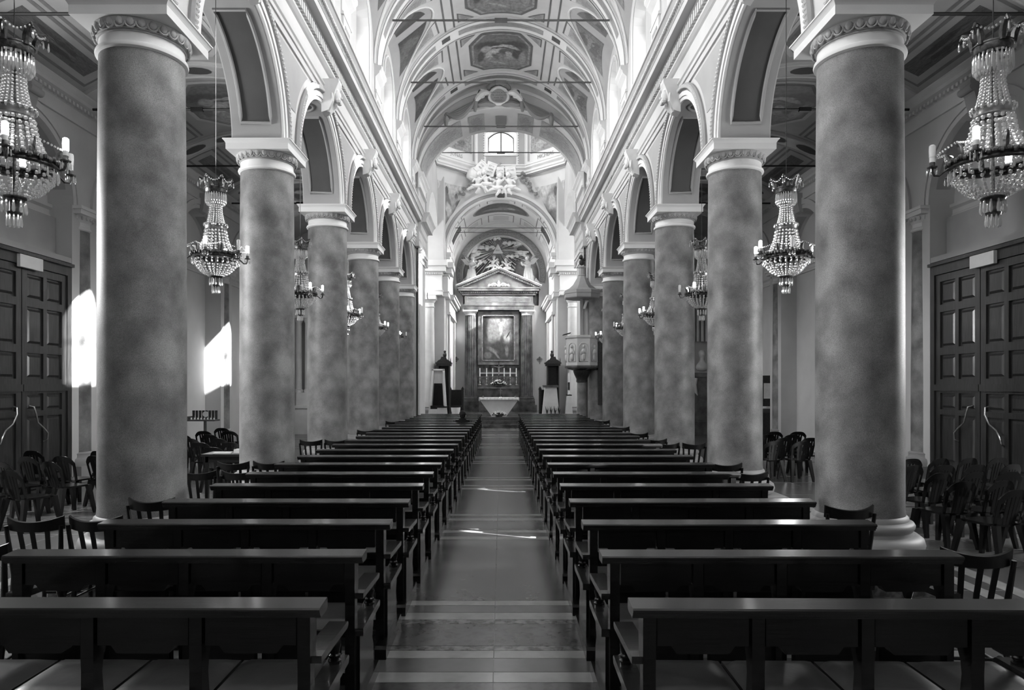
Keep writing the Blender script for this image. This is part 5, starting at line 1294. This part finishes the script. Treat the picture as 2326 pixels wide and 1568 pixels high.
def putto(name, loc, sc, pose, label, cat='statue', group=None):
    t = empty(name, loc, label=label, cat=cat); 
    if group: t['group'] = group
    s_ = pose; q = sc
    J = [((0,0,0),.1*q),((.04*s_*q,0,.2*q),.1*q),((.08*s_*q,-.02*q,.34*q),.05*q),((.1*s_*q,-.04*q,.46*q),.1*q),((.22*s_*q,-.05*q,.3*q),.045*q),((.34*s_*q,-.1*q,.42*q),.035*q),((-.1*s_*q,-.08*q,.26*q),.045*q),((-.2*s_*q,-.14*q,.12*q),.035*q),
         ((-.2*s_*q,-.06*q,-.06*q),.075*q),((-.42*s_*q,-.02*q,-.16*q),.045*q),((.1*s_*q,-.1*q,-.14*q),.075*q),((-.06*s_*q,-.06*q,-.34*q),.045*q)]
    E = [(0,1),(1,2),(2,3),(1,4),(4,5),(1,6),(6,7),(0,8),(8,9),(0,10),(10,11)]
    skin_fig('figure', J, E, M['stucco'], t, sub=1)
    B = MB().ball((.1*s_*q,-.05*q,.47*q), .105*q, 12, 9, (.95,.95,1.1)); B.ball((.1*s_*q,-.155*q,.45*q), .022*q, 6, 4); B.ball((.06*s_*q,-.13*q,.42*q), .035*q, 6, 4); B.ball((.14*s_*q,-.13*q,.42*q), .035*q, 6, 4); B.build('head', M['stucco'], t)
    B = MB()
    for k in range(9): a_ = k*.7; B.ball((.1*s_*q+.07*q*cos(a_), -.02*q, .52*q+.055*q*sin(a_)), .042*q, 6, 4)
    B.build('curls', M['stucco'], t)
    for sg in (-1, 1):
        B = MB()
        for k in range(4): B.ball((.05*s_*q+sg*(.1+.06*k)*q, .07*q, (.26+.07*k-.012*k*k)*q), .06*q, 6, 4, (1.4,.4,.7), rot=Matrix.Rotation(-sg*.7, 3, 'Y'))
        B.build('wing', M['stucco'], t)
    B = MB().tube([(-.2*s_*q,-.08*q,.02*q),(0,-.12*q,-.03*q),(.16*s_*q,-.13*q,.0),(.3*s_*q,-.06*q,-.1*q),(.36*s_*q,-.02*q,-.28*q)], [.05*q,.08*q,.07*q,.06*q,.03*q], 8); B.build('drapery', M['stucco'], t)
for px, py, ps, w in ((1118,600,1,'at the foot of the rays, left one'),(1133,612,-1,'at the foot of the rays, middle one'),(1153,606,-1,'at the foot of the rays, right one')):
    putto('putto_relief', (RX(px), 38.7, RZ(py)), .9, ps, 'white stucco putto %s' % w, group='putti at the foot of the rays')
# ---------------------------------------------------------------- stucco group with inscribed scrolls over the choir arch
YS = 33.15; KS = YS/F
def SX(px): return (px-1138)*KS
def SZ(py): return H+(875-py)*KS
for px, py, ps, w in ((1084,428,1,'on the left'),(1106,424,-1,'second from the left'),(1130,432,1,'in the middle'),(1160,430,-1,'on the right')):
    putto('putto_statue', (SX(px), YS-.38, SZ(py)), 1.15, ps, 'white stucco putto holding a scroll above the choir arch, %s' % w, group='putti above the choir arch')
def scroll(px, py, w, h, rot, lines, label):
    t = empty('inscribed_scroll', (SX(px), YS-.28, SZ(py)), label=label, cat='scroll', group='inscribed scrolls above the choir arch'); t.rotation_euler = (0, rot, 0)
    rows = [[(x, -.06*sin(pi*(v+.5)), h*v) for x in (-w/2, 0, w/2)] for v in [-.5+k/10 for k in range(11)]]
    B = MB().sheet(rows); B.sheet([[(p[0],p[1]+.02,p[2]) for p in r_] for r_ in rows]); B.tube([(-w/2-.02,.02,h/2),(w/2+.02,.02,h/2)], .05, 10); B.tube([(-w/2-.02,.02,-h/2),(w/2+.02,.02,-h/2)], .05, 10); sh = B.build('sheet', M['stucco'], t)
    for i, ln in enumerate(lines):
        text('letters', ln, .12, M['plaster_mid'], sh, (0, -.07, h*.5-.2-.14*i), (pi/2, 0, 0))
scroll(1093, 384, .42, .5, .75, ['DEI','REI'], 'tilted stucco scroll with letters, leftmost above the choir arch')
scroll(1115, 388, .46, .55, .35, ['ET V','VERB','LATV'], 'tilted stucco scroll with three lines of letters, left of centre')
scroll(1136, 397, .36, .5, -.03, ['LATV','APER'], 'upright stucco scroll with letters, in the middle above the choir arch')
scroll(1160, 396, .5, .5, -.12, ['ET VID'], 'stucco scroll with one line of letters, rightmost above the choir arch')
def foliage_swag(name, pts, n, rr, m, label, y, seed, cat='garland'):
    t = empty(name, (0, 0, 0), label=label, cat=cat); r = random.Random(seed); B = MB(); B2 = MB()
    for i in range(len(pts)-1):
        a, b_ = Vector(pts[i]), Vector(pts[i+1])
        for k in range(n):
            p = a.lerp(b_, (k+.5)/n); d = Vector((r.uniform(-1,1), 0, r.uniform(-1,1)))*rr*.8
            (B if k % 2 else B2).ball((p.x+d.x, y-r.uniform(0,.12), p.z+d.z), rr*r.uniform(.5,.9), 6, 4, (1.2,.5,.8), rot=Matrix.Rotation(r.uniform(0,3), 3, 'Y'))
    B.build('leaves', M[m], t, kind='stuff'); B2.build('fruits', M['plaster_mid'], t, kind='stuff')
def S3(px, py): return (SX(px), 0, SZ(py))
foliage_swag('stucco_garland', [S3(1042,445), S3(1062,428), S3(1080,416)], 9, .12, 'plaster_dark', 'stucco garland trailing down the left of the choir arch', YF-.1, 1)
foliage_swag('stucco_garland', [S3(1182,392), S3(1193,410), S3(1205,425), S3(1220,446)], 9, .12, 'plaster_dark', 'stucco garland trailing down the right of the choir arch', YF-.1, 2)
foliage_swag('stucco_garland', [S3(1122,382), S3(1132,376), S3(1146,384)], 9, .11, 'plaster_dark', 'stucco foliage crest above the scrolls', YF-.1, 3)
MB().lathe([(0,-.3),(.18,-.28),(.3,-.15),(.32,.1),(.2,.3),(0,.36)], 16, sx=1.3, sy=.5).build('stucco_shell', M['stucco'], None, loc=(SX(1078), YS-.1, SZ(398)), label='rolled stucco shell beside the leftmost scroll', cat='relief')
# ---------------------------------------------------------------- cartouche and drapery on the triumphal arch
YT = 25.05; KT = YT/F
def TX(px): return (px-1138)*KT
def TZ(py): return H+(875-py)*KT
ct = empty('cartouche', (TX(1133), YT, TZ(219)), label='stucco cartouche with lines of letters at the crown of the triumphal arch', cat='cartouche')
MB().lathe([(0,-.10),(.2,-.09),(.30,-.05),(.32,0)], 28, sx=1, sy=1).build('shield', M['plaster'], ct, rot=(pi/2,0,0))
B = MB().tube([(.34*cos(t)*(1-.12*sin(t)), -.06, .30*sin(t)) for t in [2*pi*k/28 for k in range(28)]], .05, 8, closed=True); B.build('shield_rim', M['stucco'], ct)
for sg in (-1, 1):
    B = MB().tube([(sg*(.34+.5*t+.0), -.05, .1-.5*t*t+.22*t-.02) for t in [k/12 for k in range(13)]], [.07+.05*sin(pi*k/12) for k in range(13)], 8)
    B.tube([(sg*(.62+.13*cos(q)), -.08, .06+.13*sin(q)) for q in [2*pi*k/12*1.3-.6 for k in range(13)]], .045, 7); B.build('scroll_wing', M['stucco'], ct)
    B = MB().tube([(sg*(.1+.65*t), -.04, -.3-.02*sin(9*t)) for t in [k/12 for k in range(13)]], [.05+.06*sin(pi*k/12) for k in range(13)], 8); B.build('drape_fold', M['plaster_dark'], ct)
    MB().ball((sg*.46,-.12,-.06), .035, 8, 6).build('boss', M['panel_dark'], ct)
B = MB()
for k in range(15):
    a = pi*k/14; B.ball((.36*cos(a), -.02, .28+.2*sin(a)*(1-.2*abs(cos(a)))), .085, 7, 5, (1,.6,1))
B.build('crown_foliage', M['plaster_dark'], ct)
for i, ln in enumerate(('PONTIFICATVM','TRI ANGVLVM','MARI DEI','ANNO')):
    text('letters', ln, .085, M['line_dark'], ct, (0, -.115, .06-.09*i), (pi/2, 0, 0))
for sg in (-1, 1):
    side = 'left' if sg < 0 else 'right'; B = MB(); t = empty('stucco_drapery', (0,0,0), label='dark stucco drapery swag on the %s of the triumphal arch' % side, cat='drapery')
    c0 = Vector((TX(1133+sg*52), YT, TZ(228))); c1 = Vector((TX(1133+sg*118), YT, TZ(262)))
    for f_ in range(4):
        pts = []; rad = []
        for k in range(13):
            u = k/12; p = c0.lerp(c1, u); p.z -= (.08+.09*f_)*sin(pi*u)-.0; p.y -= .03*f_; pts.append(p); rad.append(.03+.06*sin(pi*u))
        B.tube(pts, rad, 7)
    B.build('swag', M['plaster_dark'], t)
    B = MB()
    for c in (c0, c1):
        B.tube([c, c+Vector((sg*.02,-.05,-.15)), c+Vector((sg*.03,-.03,-.42))], [.08,.1,.05], 8); B.ball(c, .1, 8, 6)
    B.build('knot', M['plaster_dark'], t)

# ================================================================ PRESBYTERY FURNITURE
ZP = .465
t = empty('marble_chair', (-2.86, 31.56, ZP), label='tall white marble ceremonial chair with dark back panel left of the altar', cat='chair')
MB().prism([(-.42,0),(.42,0),(.30,2.15),(-.22,2.15)], lambda u, v, a: (u, a, v), -.12, .02).build('backrest', M['marble_white'], t)
B = MB().prism([(-.42,0),(-.3,0),(-.16,2.1),(-.24,2.15)], lambda u, v, a: (u, a, v), -.3, -.12); B.prism([(.3,0),(.44,0),(.31,2.15),(.24,2.1)], lambda u, v, a: (u, a, v), -.3, -.12); B.box(-.24,.31,-.3,-.12,2.08,2.15); B.build('surround', M['marble_white'], t)
MB().prism([(-.22,.5),(.26,.5),(.20,1.5),(-.16,1.5)], lambda u, v, a: (u, a, v), -.17, -.12).build('back_panel', M['cloth_black'], t)
MB().box(-.3,.32,-.43,-.12,.35,.5).build('seat', M['cloth_black'], t); MB().box(-.3,.32,-.43,-.12,0,.35).build('seat_block', M['marble_white'], t)
t = empty('marble_kneeler', (-2.62, 30.93, ZP), label='low white marble kneeler with dark top before the ceremonial chair', cat='kneeler')
MB().prism([(-.26,0),(.26,0),(.2,.42),(-.2,.42)], lambda u, v, a: (u, a, v), -.12, .12).build('block', M['marble_white'], t); MB().box(-.26,.26,-.15,.15,.42,.48).build('top', M['wood_pew'], t); MB().box(-.36,.4,-.13,.15,0,.08).build('plinth', M['marble_white'], t)
t = empty('planter_tub', (-2.02, 31.0, ZP), label='white tapered tub with dark rim beside the kneeler', cat='tub')
MB().lathe([(0,0),(.16,0),(.21,.4),(.21,.44),(.0,.44)], 16).build('tub', M['cloth_white'], t); MB().lathe([(.19,.43),(.215,.43),(.215,.46),(.19,.46)], 16).build('rim', M['wood_pew'], t)
dup(ch0, (-3.6, 30.95, ZP), .2, 'dark wooden chair beside the white marble chair in the presbytery')
t = empty('marble_ambo', (2.22, 31.3, ZP), label='white marble lectern with dark slab top right of the altar', cat='lectern')
MB().prism([(-.38,0),(.40,0),(.27,1.32),(-.25,1.32)], lambda u, v, a: (u, a, v), -.2, .2).build('pedestal', M['marble_white'], t); MB().prism([(-.3,1.32),(.32,1.32),(.36,1.38),(.36,1.42),(-.34,1.42),(-.34,1.38)], lambda u, v, a: (u, a, v), -.28, .28).build('desk', M['marble_dark'], t)
r = random.Random(9)
for k in range(4):
    o = empty('potted_plant', (2.05+.18*k, 30.97, ZP), label='small dark potted plant before the lectern, %s from the left' % ORD[k], cat='plant', group='potted plants before the lectern')
    MB().lathe([(0,0),(.05,0),(.065,.12),(.0,.12)], 10).build('pot', M['votive_glass'], o); B = MB()
    for j in range(12): a = r.uniform(0,6.28); B.tube([(0,0,.1),(.03*cos(a),.03*sin(a),.25),(.07*cos(a),.07*sin(a),r.uniform(.3,.5))], [.006,.012,.003], 4)
    B.build('leaves', M['leaf'], o, kind='stuff')
t = empty('candle_stand', (3.02, 30.95, ZP), label='white tapered pedestal with a tall paschal candle by the right column', cat='candle stand')
MB().prism([(-.17,0),(.17,0),(.09,.95),(-.09,.95)], lambda u, v, a: (u, a, v), -.15, .15).build('pedestal', M['marble_white'], t); MB().box(-.12,.12,-.12,.12,.95,1.0).build('top', M['wood_pew'], t); MB().lathe([(0,1.0),(.05,1.0),(.04,1.1),(.035,1.95),(0,1.96)], 12).build('candle', M['candle_white'], t); MB().lathe([(.037,1.2),(.045,1.2),(.045,1.55),(.037,1.55)], 12).build('candle_decoration', M['wood_carved'], t)
def stall(s, x, label):
    t = empty('choir_stall', (x, 32.2, ZP), label=label, cat='stall')
    MB().box(-.27,.27,-.02,.1,0,2.35).build('back_panel', M['wood_carved'], t)
    for q in (-.27, .23): MB().box(q,q+.05,-.45,.1,0,2.45 if q*s > 0 else 2.3).build('side_post', M['wood_carved'], t)
    for z in (.75, 1.3, 1.85): MB().box(-.2,.2,-.05,-.02,z,z+.42).build('carved_panel', M['wood_carved'], t)
    B = MB().box(-.33,.33,-.5,.12,2.3,2.4); B.box(-.37,.37,-.54,.12,2.4,2.46); B.build('canopy', M['wood_carved'], t)
    B = MB().prism([(-.34,2.46),(.34,2.46),(.24,2.56),(.15,2.6),(.1,2.72),(-.1,2.72),(-.15,2.6),(-.24,2.56)], lambda u, v, a: (u, a, v), -.46, -.36)
    B.ball((-.05*s,-.4,2.8), .09, 8, 6, (1,.7,1.3)); B.ball((-.05*s,-.4,2.95), .06, 8, 6); B.lathe([(.03,2.46),(.015,2.6),(0,2.7)], 8, (.32,-.45,0)); B.build('crest', M['wood_carved'], t)
    MB().box(-.26,.26,-.48,-.02,.42,.48).build('seat', M['wood_carved'], t)
stall(-1, -2.62, 'tall dark carved stall with crest left of the choir arch'); stall(1, 2.38, 'tall dark carved stall with crest right of the choir arch')
for s in (-1, 1):
    t = empty('choir_bench', (s*2.12-.1*(s > 0)*0, 33.0, ZP), label='low dark wooden choir bench with gabled posts, %s of the altar' % ('left' if s < 0 else 'right'), cat='bench')
    MB().box(-.28,.28,0,.06,0,1.2).build('back', M['wood_carved'], t)
    for q in (-.33, .27):
        B = MB().box(q,q+.1,-.4,.06,0,1.22); B.prism([(q-.03,1.22),(q+.13,1.22),(q+.05,1.36)], lambda u, v, a: (u, a, v), -.4, .06); B.build('post', M['wood_carved'], t)
    MB().box(-.25,.25,-.4,0,.4,.46).build('seat', M['wood_carved'], t)
# sconces and lamps
for s in (-1, 1):
    side = 'left' if s < 0 else 'right'
    px = 1036 if s < 0 else 1226; x = (px-1138)*38.45/F; z = H+(875-818)*38.45/F
    t = empty('wall_cross', (x, 38.56, z), label='small diamond-shaped cross lamp on the wall %s of the altarpiece' % side, cat='wall lamp', group='diamond wall crosses')
    MB().prism([(-.17,.05),(0,-.14),(.17,.05),(0,.2)], lambda u, v, a: (u, a, v), -.03, 0).build('diamond', M['gilt'], t); B = MB().box(-.1,.1,-.05,-.03,.03,.06); B.box(-.015,.015,-.05,-.03,-.08,.16); B.build('cross', M['brass_dark'], t); MB().tube([(0,-.03,-.14),(0,-.1,-.22),(0,-.14,-.18)], .012, 6).build('bracket', M['brass_dark'], t)
    t = empty('globe_lamp', (s*3.32, 31.35, 6.05), label='cluster of glowing globe lamps on the %s choir pier' % side, cat='lamp', group='globe lamps of the choir piers')
    MB().tube([(0,.2,-.25),(0,-.02,-.2),(0,-.02,0)], .02, 6).build('bracket', M['brass_dark'], t)
    for k in range(4): MB().ball((-.22+.15*k, -.05*(k % 2), .07+.04*(k % 2)), .07, 10, 7).build('globe', M['globe_lit'], t)

# ================================================================ PULPIT
t = empty('pulpit', (2.84, 24.45, 0), label='octagonal stone pulpit with carved panels and ogee canopy on the right', cat='pulpit')
def ngon(r, n=8, a0=pi/8): return [(r*cos(a0+2*pi*k/n), r*sin(a0+2*pi*k/n)) for k in range(n)]
def oct_lathe(prof): return MB().lathe(prof, 8, (0,0,0), pi/8, pi/8+2*pi, smooth=False)
B = MB().lathe([(.26,0),(.26,.12),(.2,.2),(.17,.22),(.165,1.95),(.17,2.0)], 20); B.build('stem', M['stone_speckled'], t)
MB().lathe([(.165,1.98),(.2,2.0),(.19,2.1),(.26,2.25),(.3,2.36),(.3,2.4)], 16).build('stem_capital', M['wood_carved'], t)
oct_lathe([(0,2.38),(.3,2.4),(.55,2.46),(.62,2.5),(.62,2.55),(.58,2.57)]).build('corbel', M['marble_dark'], t)
bd = oct_lathe([(.57,2.56),(.57,3.52),(.0,3.52)]).build('body', M['marble_white'], t)
oct_lathe([(.57,3.5),(.62,3.53),(.63,3.6),(.5,3.62),(.5,3.5)]).build('parapet', M['marble_white'], t)
ap = .57*cos(pi/8)
for k in range(8):
    a = pi/4*k
    if sin(a) > .3: continue
    T = Matrix.Rotation(a, 3, 'Z')
    def P(u, o, v): q = T @ Vector((ap+o, u, v)); return (q.x, q.y, q.z)
    fr = [(-.15,2.7),(.15,2.7),(.15,3.2)]+[(.15*cos(w), 3.2+.15*sin(w)) for w in [pi*j/8 for j in range(1,8)]]+[(-.15,3.2)]
    MB().tube([P(u,.01,v) for u, v in fr], .016, 6, closed=True).build('niche_frame', M['marble_white'], bd)
    B = MB(); r_ = Matrix.Rotation(a, 3, 'Z')
    for c_, rr, sc in (((0,.02,2.86),.09,(.5,.8,1.6)),((0,.03,3.05),.09,(.5,.9,1.1)),((.0,.04,3.22),.05,(.9,.9,1.15)),((.08,.03,3.02),.035,(.6,.8,2.0)),((-.08,.03,3.0),.035,(.6,.8,2.0))):
        B.ball(P(c_[0], c_[1], c_[2]), rr, 8, 6, sc, rot=r_)
    B.build('carved_figure', M['marble_white'], bd)
B = MB().box(.05,.55,.4,.5,3.55,5.0); B.build('backboard', M['plaster_white'], t)
for q in (-.02, .5): MB().box(q,q+.1,.3,.42,3.55,4.95).build('backboard_post', M['plaster_mid'], t)
MB().tube([(.12,.3,4.6),(.2,.26,4.85),(.35,.26,4.9),(.45,.3,4.7)], .05, 7).build('backboard_drape', M['stucco'], t)
cn = oct_lathe([(0,4.98),(.62,4.92),(.64,4.95),(.64,5.06),(.66,5.08),(.66,5.18),(.5,5.26),(.34,5.4),(.2,5.62),(.13,5.72),(.0,5.74)]).build('canopy', M['plaster_mid'], t)
oct_lathe([(.12,5.72),(.14,5.74),(.11,5.78),(.11,5.98),(.15,6.02),(.15,6.06),(0,6.08)]).build('lantern', M['plaster_mid'], cn)
B = MB().ball((0,0,6.2), .1, 8, 6, (1,.7,1.1)); B.ball((-.03,0,6.38), .08, 8, 6); B.ball((.06,0,6.3), .06, 8, 6, (1.4,.6,.8)); B.build('canopy_finial', M['wood_carved'], cn)
MB().prism([(0,-.2),(.0,.2),(.3,.2),(.3,-.2)], lambda u, v, a: (-.62-.06+u*.9, v*.8-.1, 3.62+a+u*.25), 0, .03).build('book_rest', M['wood_carved'], t)
B = MB().box(.55,.75,-.2,.35,1.2,3.4); B.build('stair_panel', M['wood_carved'], t)
MB().box(.2,.62,.35,.6,0,2.4).build('stair_block', M['plaster_dark'], t)

# ================================================================ SMALLER THINGS IN THE AISLES
# votive stand
t = empty('votive_stand', (X(466,17.2), 17.2, 0), label='metal votive candle stand with a row of dark glasses in the left aisle', cat='candle stand')
MB().lathe([(.2,0),(.2,.03),(.04,.05),(.035,1.0),(.0,1.0)], 12).build('pole', M['iron'], t); B = MB().box(-.38,.3,-.16,.16,1.0,1.04); B.prism([(-.38,1.04),(-.38,1.12),(-.36,1.12),(-.36,1.04)], lambda u, v, a: (u, a, v), -.16, .16); B.build('tray', M['iron'], t)
for k in range(8):
    MB().lathe([(0,1.04),(.028,1.04),(.033,1.26),(.03,1.26),(0,1.1)], 10, (-.31+.08*k,.06,0)).build('votive_glass', M['votive_glass'], t); MB().lathe([(0,1.04),(.02,1.04),(.02,1.08),(0,1.085)], 8, (-.31+.08*k,-.07,0)).build('tea_light', M['candle_white'], t)
MB().lathe([(0,-.01),(.07,-.01),(.07,.01),(0,.01)], 14).build('round_card', M['paper'], t, loc=(.02,-.02,1.17), rot=(pi/2,0,0))
# table with books
t = empty('side_table', (X(528,11.6), 11.6, 0), label='small dark wooden table with books beside the second left column', cat='table')
MB().box(-.42,.32,-.25,.25,.72,.76).build('table_top', M['wood_chair'], t); MB().box(-.37,.27,-.2,.2,.62,.72).build('apron', M['wood_chair'], t)
for x in (-.37, .22):
    for y in (-.2, .15): MB().box(x,x+.05,y,y+.05,0,.72).build('leg', M['wood_chair'], t)
bx_, by_ = X(528,11.6), 11.6
MB().box(-.12,.1,-.08,.08,0,.06).build('book', M['paper'], None, loc=(bx_+.16, by_+.03, .76), label='thick pale book on the small table by the left column', cat='book')
MB().box(-.16,.12,-.1,.1,0,.012).build('booklet', M['paper'], None, loc=(bx_-.12, by_-.05, .76), rot=(0,0,.2), label='open pale booklet on the small table by the left column', cat='booklet')
# side altar at the end of the left aisle
t = empty('side_altar', (-6.85, 27.0, 0), label='white side altar with columns at the far end of the left aisle', cat='altar')
MB().box(-1.1,1.1,-.35,.45,0,1.0).build('mensa', M['marble_white'], t); MB().box(-1.2,1.2,-.4,.45,1.0,1.1).build('table', M['marble_white'], t); MB().box(-1.1,1.1,.0,.45,1.1,1.6).build('gradine', M['marble_white'], t)
for x in (-1.05, -.7, .7, 1.05): MB().lathe([(.16,1.6),(.16,1.7),(.12,1.74),(.11,4.3),(.16,4.4),(.16,4.5),(0,4.5)], 16, (x,.2,0)).build('column', M['marble_white'], t)
B = MB().box(-1.35,1.35,0,.45,4.5,4.9); B.box(-1.45,1.45,-.1,.45,4.9,5.05); B.prism([(-1.45,5.05),(1.45,5.05),(0,5.75)], lambda u, v, a: (u, a, v), 0, .45); B.build('pediment', M['marble_white'], t); MB().box(-.55,.55,.36,.46,1.7,4.3).build('niche_panel', M['panel_dark'], t)
# bust monument at the end of the right aisle
t = empty('bust_monument', (7.75, 26.8, 0), label='white marble bust on a carved pedestal at the far end of the right aisle', cat='monument')
B = MB().box(-.45,.45,-.25,.4,0,.5); B.box(-.36,.36,-.2,.35,.5,2.2); B.box(-.44,.44,-.26,.4,2.2,2.36); B.build('pedestal', M['marble_veined'], t)
J = [((0,0,2.4),(.22,.16)),((0,0,2.62),(.30,.17)),((0,0,2.78),(.12,.11)),((0,-.02,2.9),.085),((0,-.03,3.02),(.12,.14)),((0,-.02,3.18),(.1,.12))]
skin_fig('bust', J, [(0,1),(1,2),(2,3),(3,4),(4,5)], M['marble_white'], t, sub=2)
B = MB().ball((0,-.02,3.06), .14, 14, 10, (.88,1.0,1.2)); B.ball((0,.02,3.12), .145, 12, 8, (.9,.95,.95)); B.ball((0,-.16,3.02), .025, 6, 5, (1,1.3,1.2)); B.ball((-.045,-.13,3.07), .018, 6, 4); B.ball((.045,-.13,3.07), .018, 6, 4); B.ball((0,-.13,2.93), .05, 8, 5, (1,.8,1.2)); B.build('face', M['marble_white'], t)
for x in (-.3, .3): MB().tube([(x,-.25,2.15),(x*1.2,-.27,1.9),(x,-.26,1.6),(x*.8,-.24,1.5)], [.06,.07,.05,.02], 7).build('carved_volute', M['marble_white'], t)
for k in range(5): MB().lathe([(.06,3.6),(.06,6.6)], 10, (-.34+.17*k,.55,0)).build('fluted_strip', M['marble_white'], t)
# prayer desk with small lit picture, right aisle
t = empty('prayer_desk', (X(1741,22.5), 22.5, 0), label='dark prayer desk with a small lit picture in the right aisle', cat='desk')
MB().box(-.3,.3,-.2,.2,0,1.0).build('body', M['wood_carved'], t); MB().prism([(-.2,1.0),(.2,1.0),(.2,1.12)], lambda u, v, a: (a, u, v), -.34, .34).build('top', M['wood_carved'], t)
MB().box(-.3,.3,.1,.2,1.2,2.2).build('picture_box', M['wood_carved'], t); MB().box(-.05,.2,.08,.1,1.45,1.95).build('picture', M['paper'], t)

# ================================================================ PERSON
t = empty('person', (-1.0, PROWS[16]+.30, .46), label='person with short dark hair in a black coat sitting in a left pew', cat='person')
sk = .92
def q(x, y, z): return (x*sk, y*sk, z*sk)
J = [(q(0,0,.1),(.16,.12)),(q(0,-.02,.3),(.13,.09)),(q(0,-.03,.46),(.13,.08)),(q(0,-.01,.56),.06),(q(0,.0,.61),(.065,.075)),(q(0,.01,.69),(.085,.1)),(q(0,.0,.77),(.07,.085)),
     (q(.165,-.02,.47),.05),(q(.235,.02,.27),.045),(q(.16,.24,.14),.04),(q(-.165,-.02,.47),.05),(q(-.235,.02,.27),.045),(q(-.16,.24,.14),.04),
     (q(.09,.06,.08),.1),(q(.11,.44,.06),.075),(q(.11,.42,-.36),.05),(q(.11,.52,-.44),.04),(q(-.09,.06,.08),.1),(q(-.11,.44,.06),.075),(q(-.11,.42,-.36),.05),(q(-.11,.52,-.44),.04)]
E = [(0,1),(1,2),(2,3),(3,4),(4,5),(5,6),(2,7),(7,8),(8,9),(2,10),(10,11),(11,12),(0,13),(13,14),(14,15),(15,16),(0,17),(17,18),(18,19),(19,20)]
skin_fig('body', J, E, M['skin'], t, sub=2)
B = MB(); rings = []
for z, rx, ry, yo in ((-.02,.20,.17,.03),(.1,.21,.165,.02),(.28,.215,.15,-.01),(.42,.235,.145,-.025),(.49,.24,.13,-.03),(.535,.215,.11,-.03),(.565,.15,.095,-.025),(.59,.095,.085,-.015),(.625,.078,.08,-.01)):
    rings.append([q(rx*cos(t_), yo+ry*sin(t_), z) for t_ in [2*pi*k/24 for k in range(24)]])
B.sheet(rings, closed=True)
for sg in (-1, 1):
    B.tube([q(sg*.19,-.02,.50), q(sg*.245,-.01,.42), q(sg*.265,.02,.27), q(sg*.235,.12,.19), q(sg*.175,.22,.15)], [.07,.078,.07,.062,.052], 12)
    B.tube([q(sg*.09,.04,.09), q(sg*.11,.25,.09), q(sg*.11,.42,.07)], [.13,.11,.095], 12)
B.build('coat', M['cloth_black'], t)
MB().ball(q(0,-.018,.735), .094, 18, 14, (.93,1.05,1.02)).ball(q(0,-.045,.685), .075, 14, 10, (1,.75,1)).build('hair', M['hair'], t)
for sg in (-1, 1):
    B = MB().ball(q(sg*.155,.27,.13), .035, 8, 6, (.8,1.3,.6))
    for k in range(4): B.tube([q(sg*.155+(k-1.5)*.018,.30,.135), q(sg*.15+(k-1.5)*.019,.345+.008*(k in (1,2)),.13), q(sg*.145+(k-1.5)*.018,.375+.01*(k in (1,2)),.11)], [.009,.008,.006], 6)
    B.tube([q(sg*.12,.27,.13), q(sg*.1,.30,.125), q(sg*.09,.325,.115)], [.01,.009,.006], 6); B.build('hand', M['skin'], t)
    MB().ball(q(sg*.088,.01,.68), .022, 6, 5, (.5,.8,1.2)).build('ear', M['skin'], t)
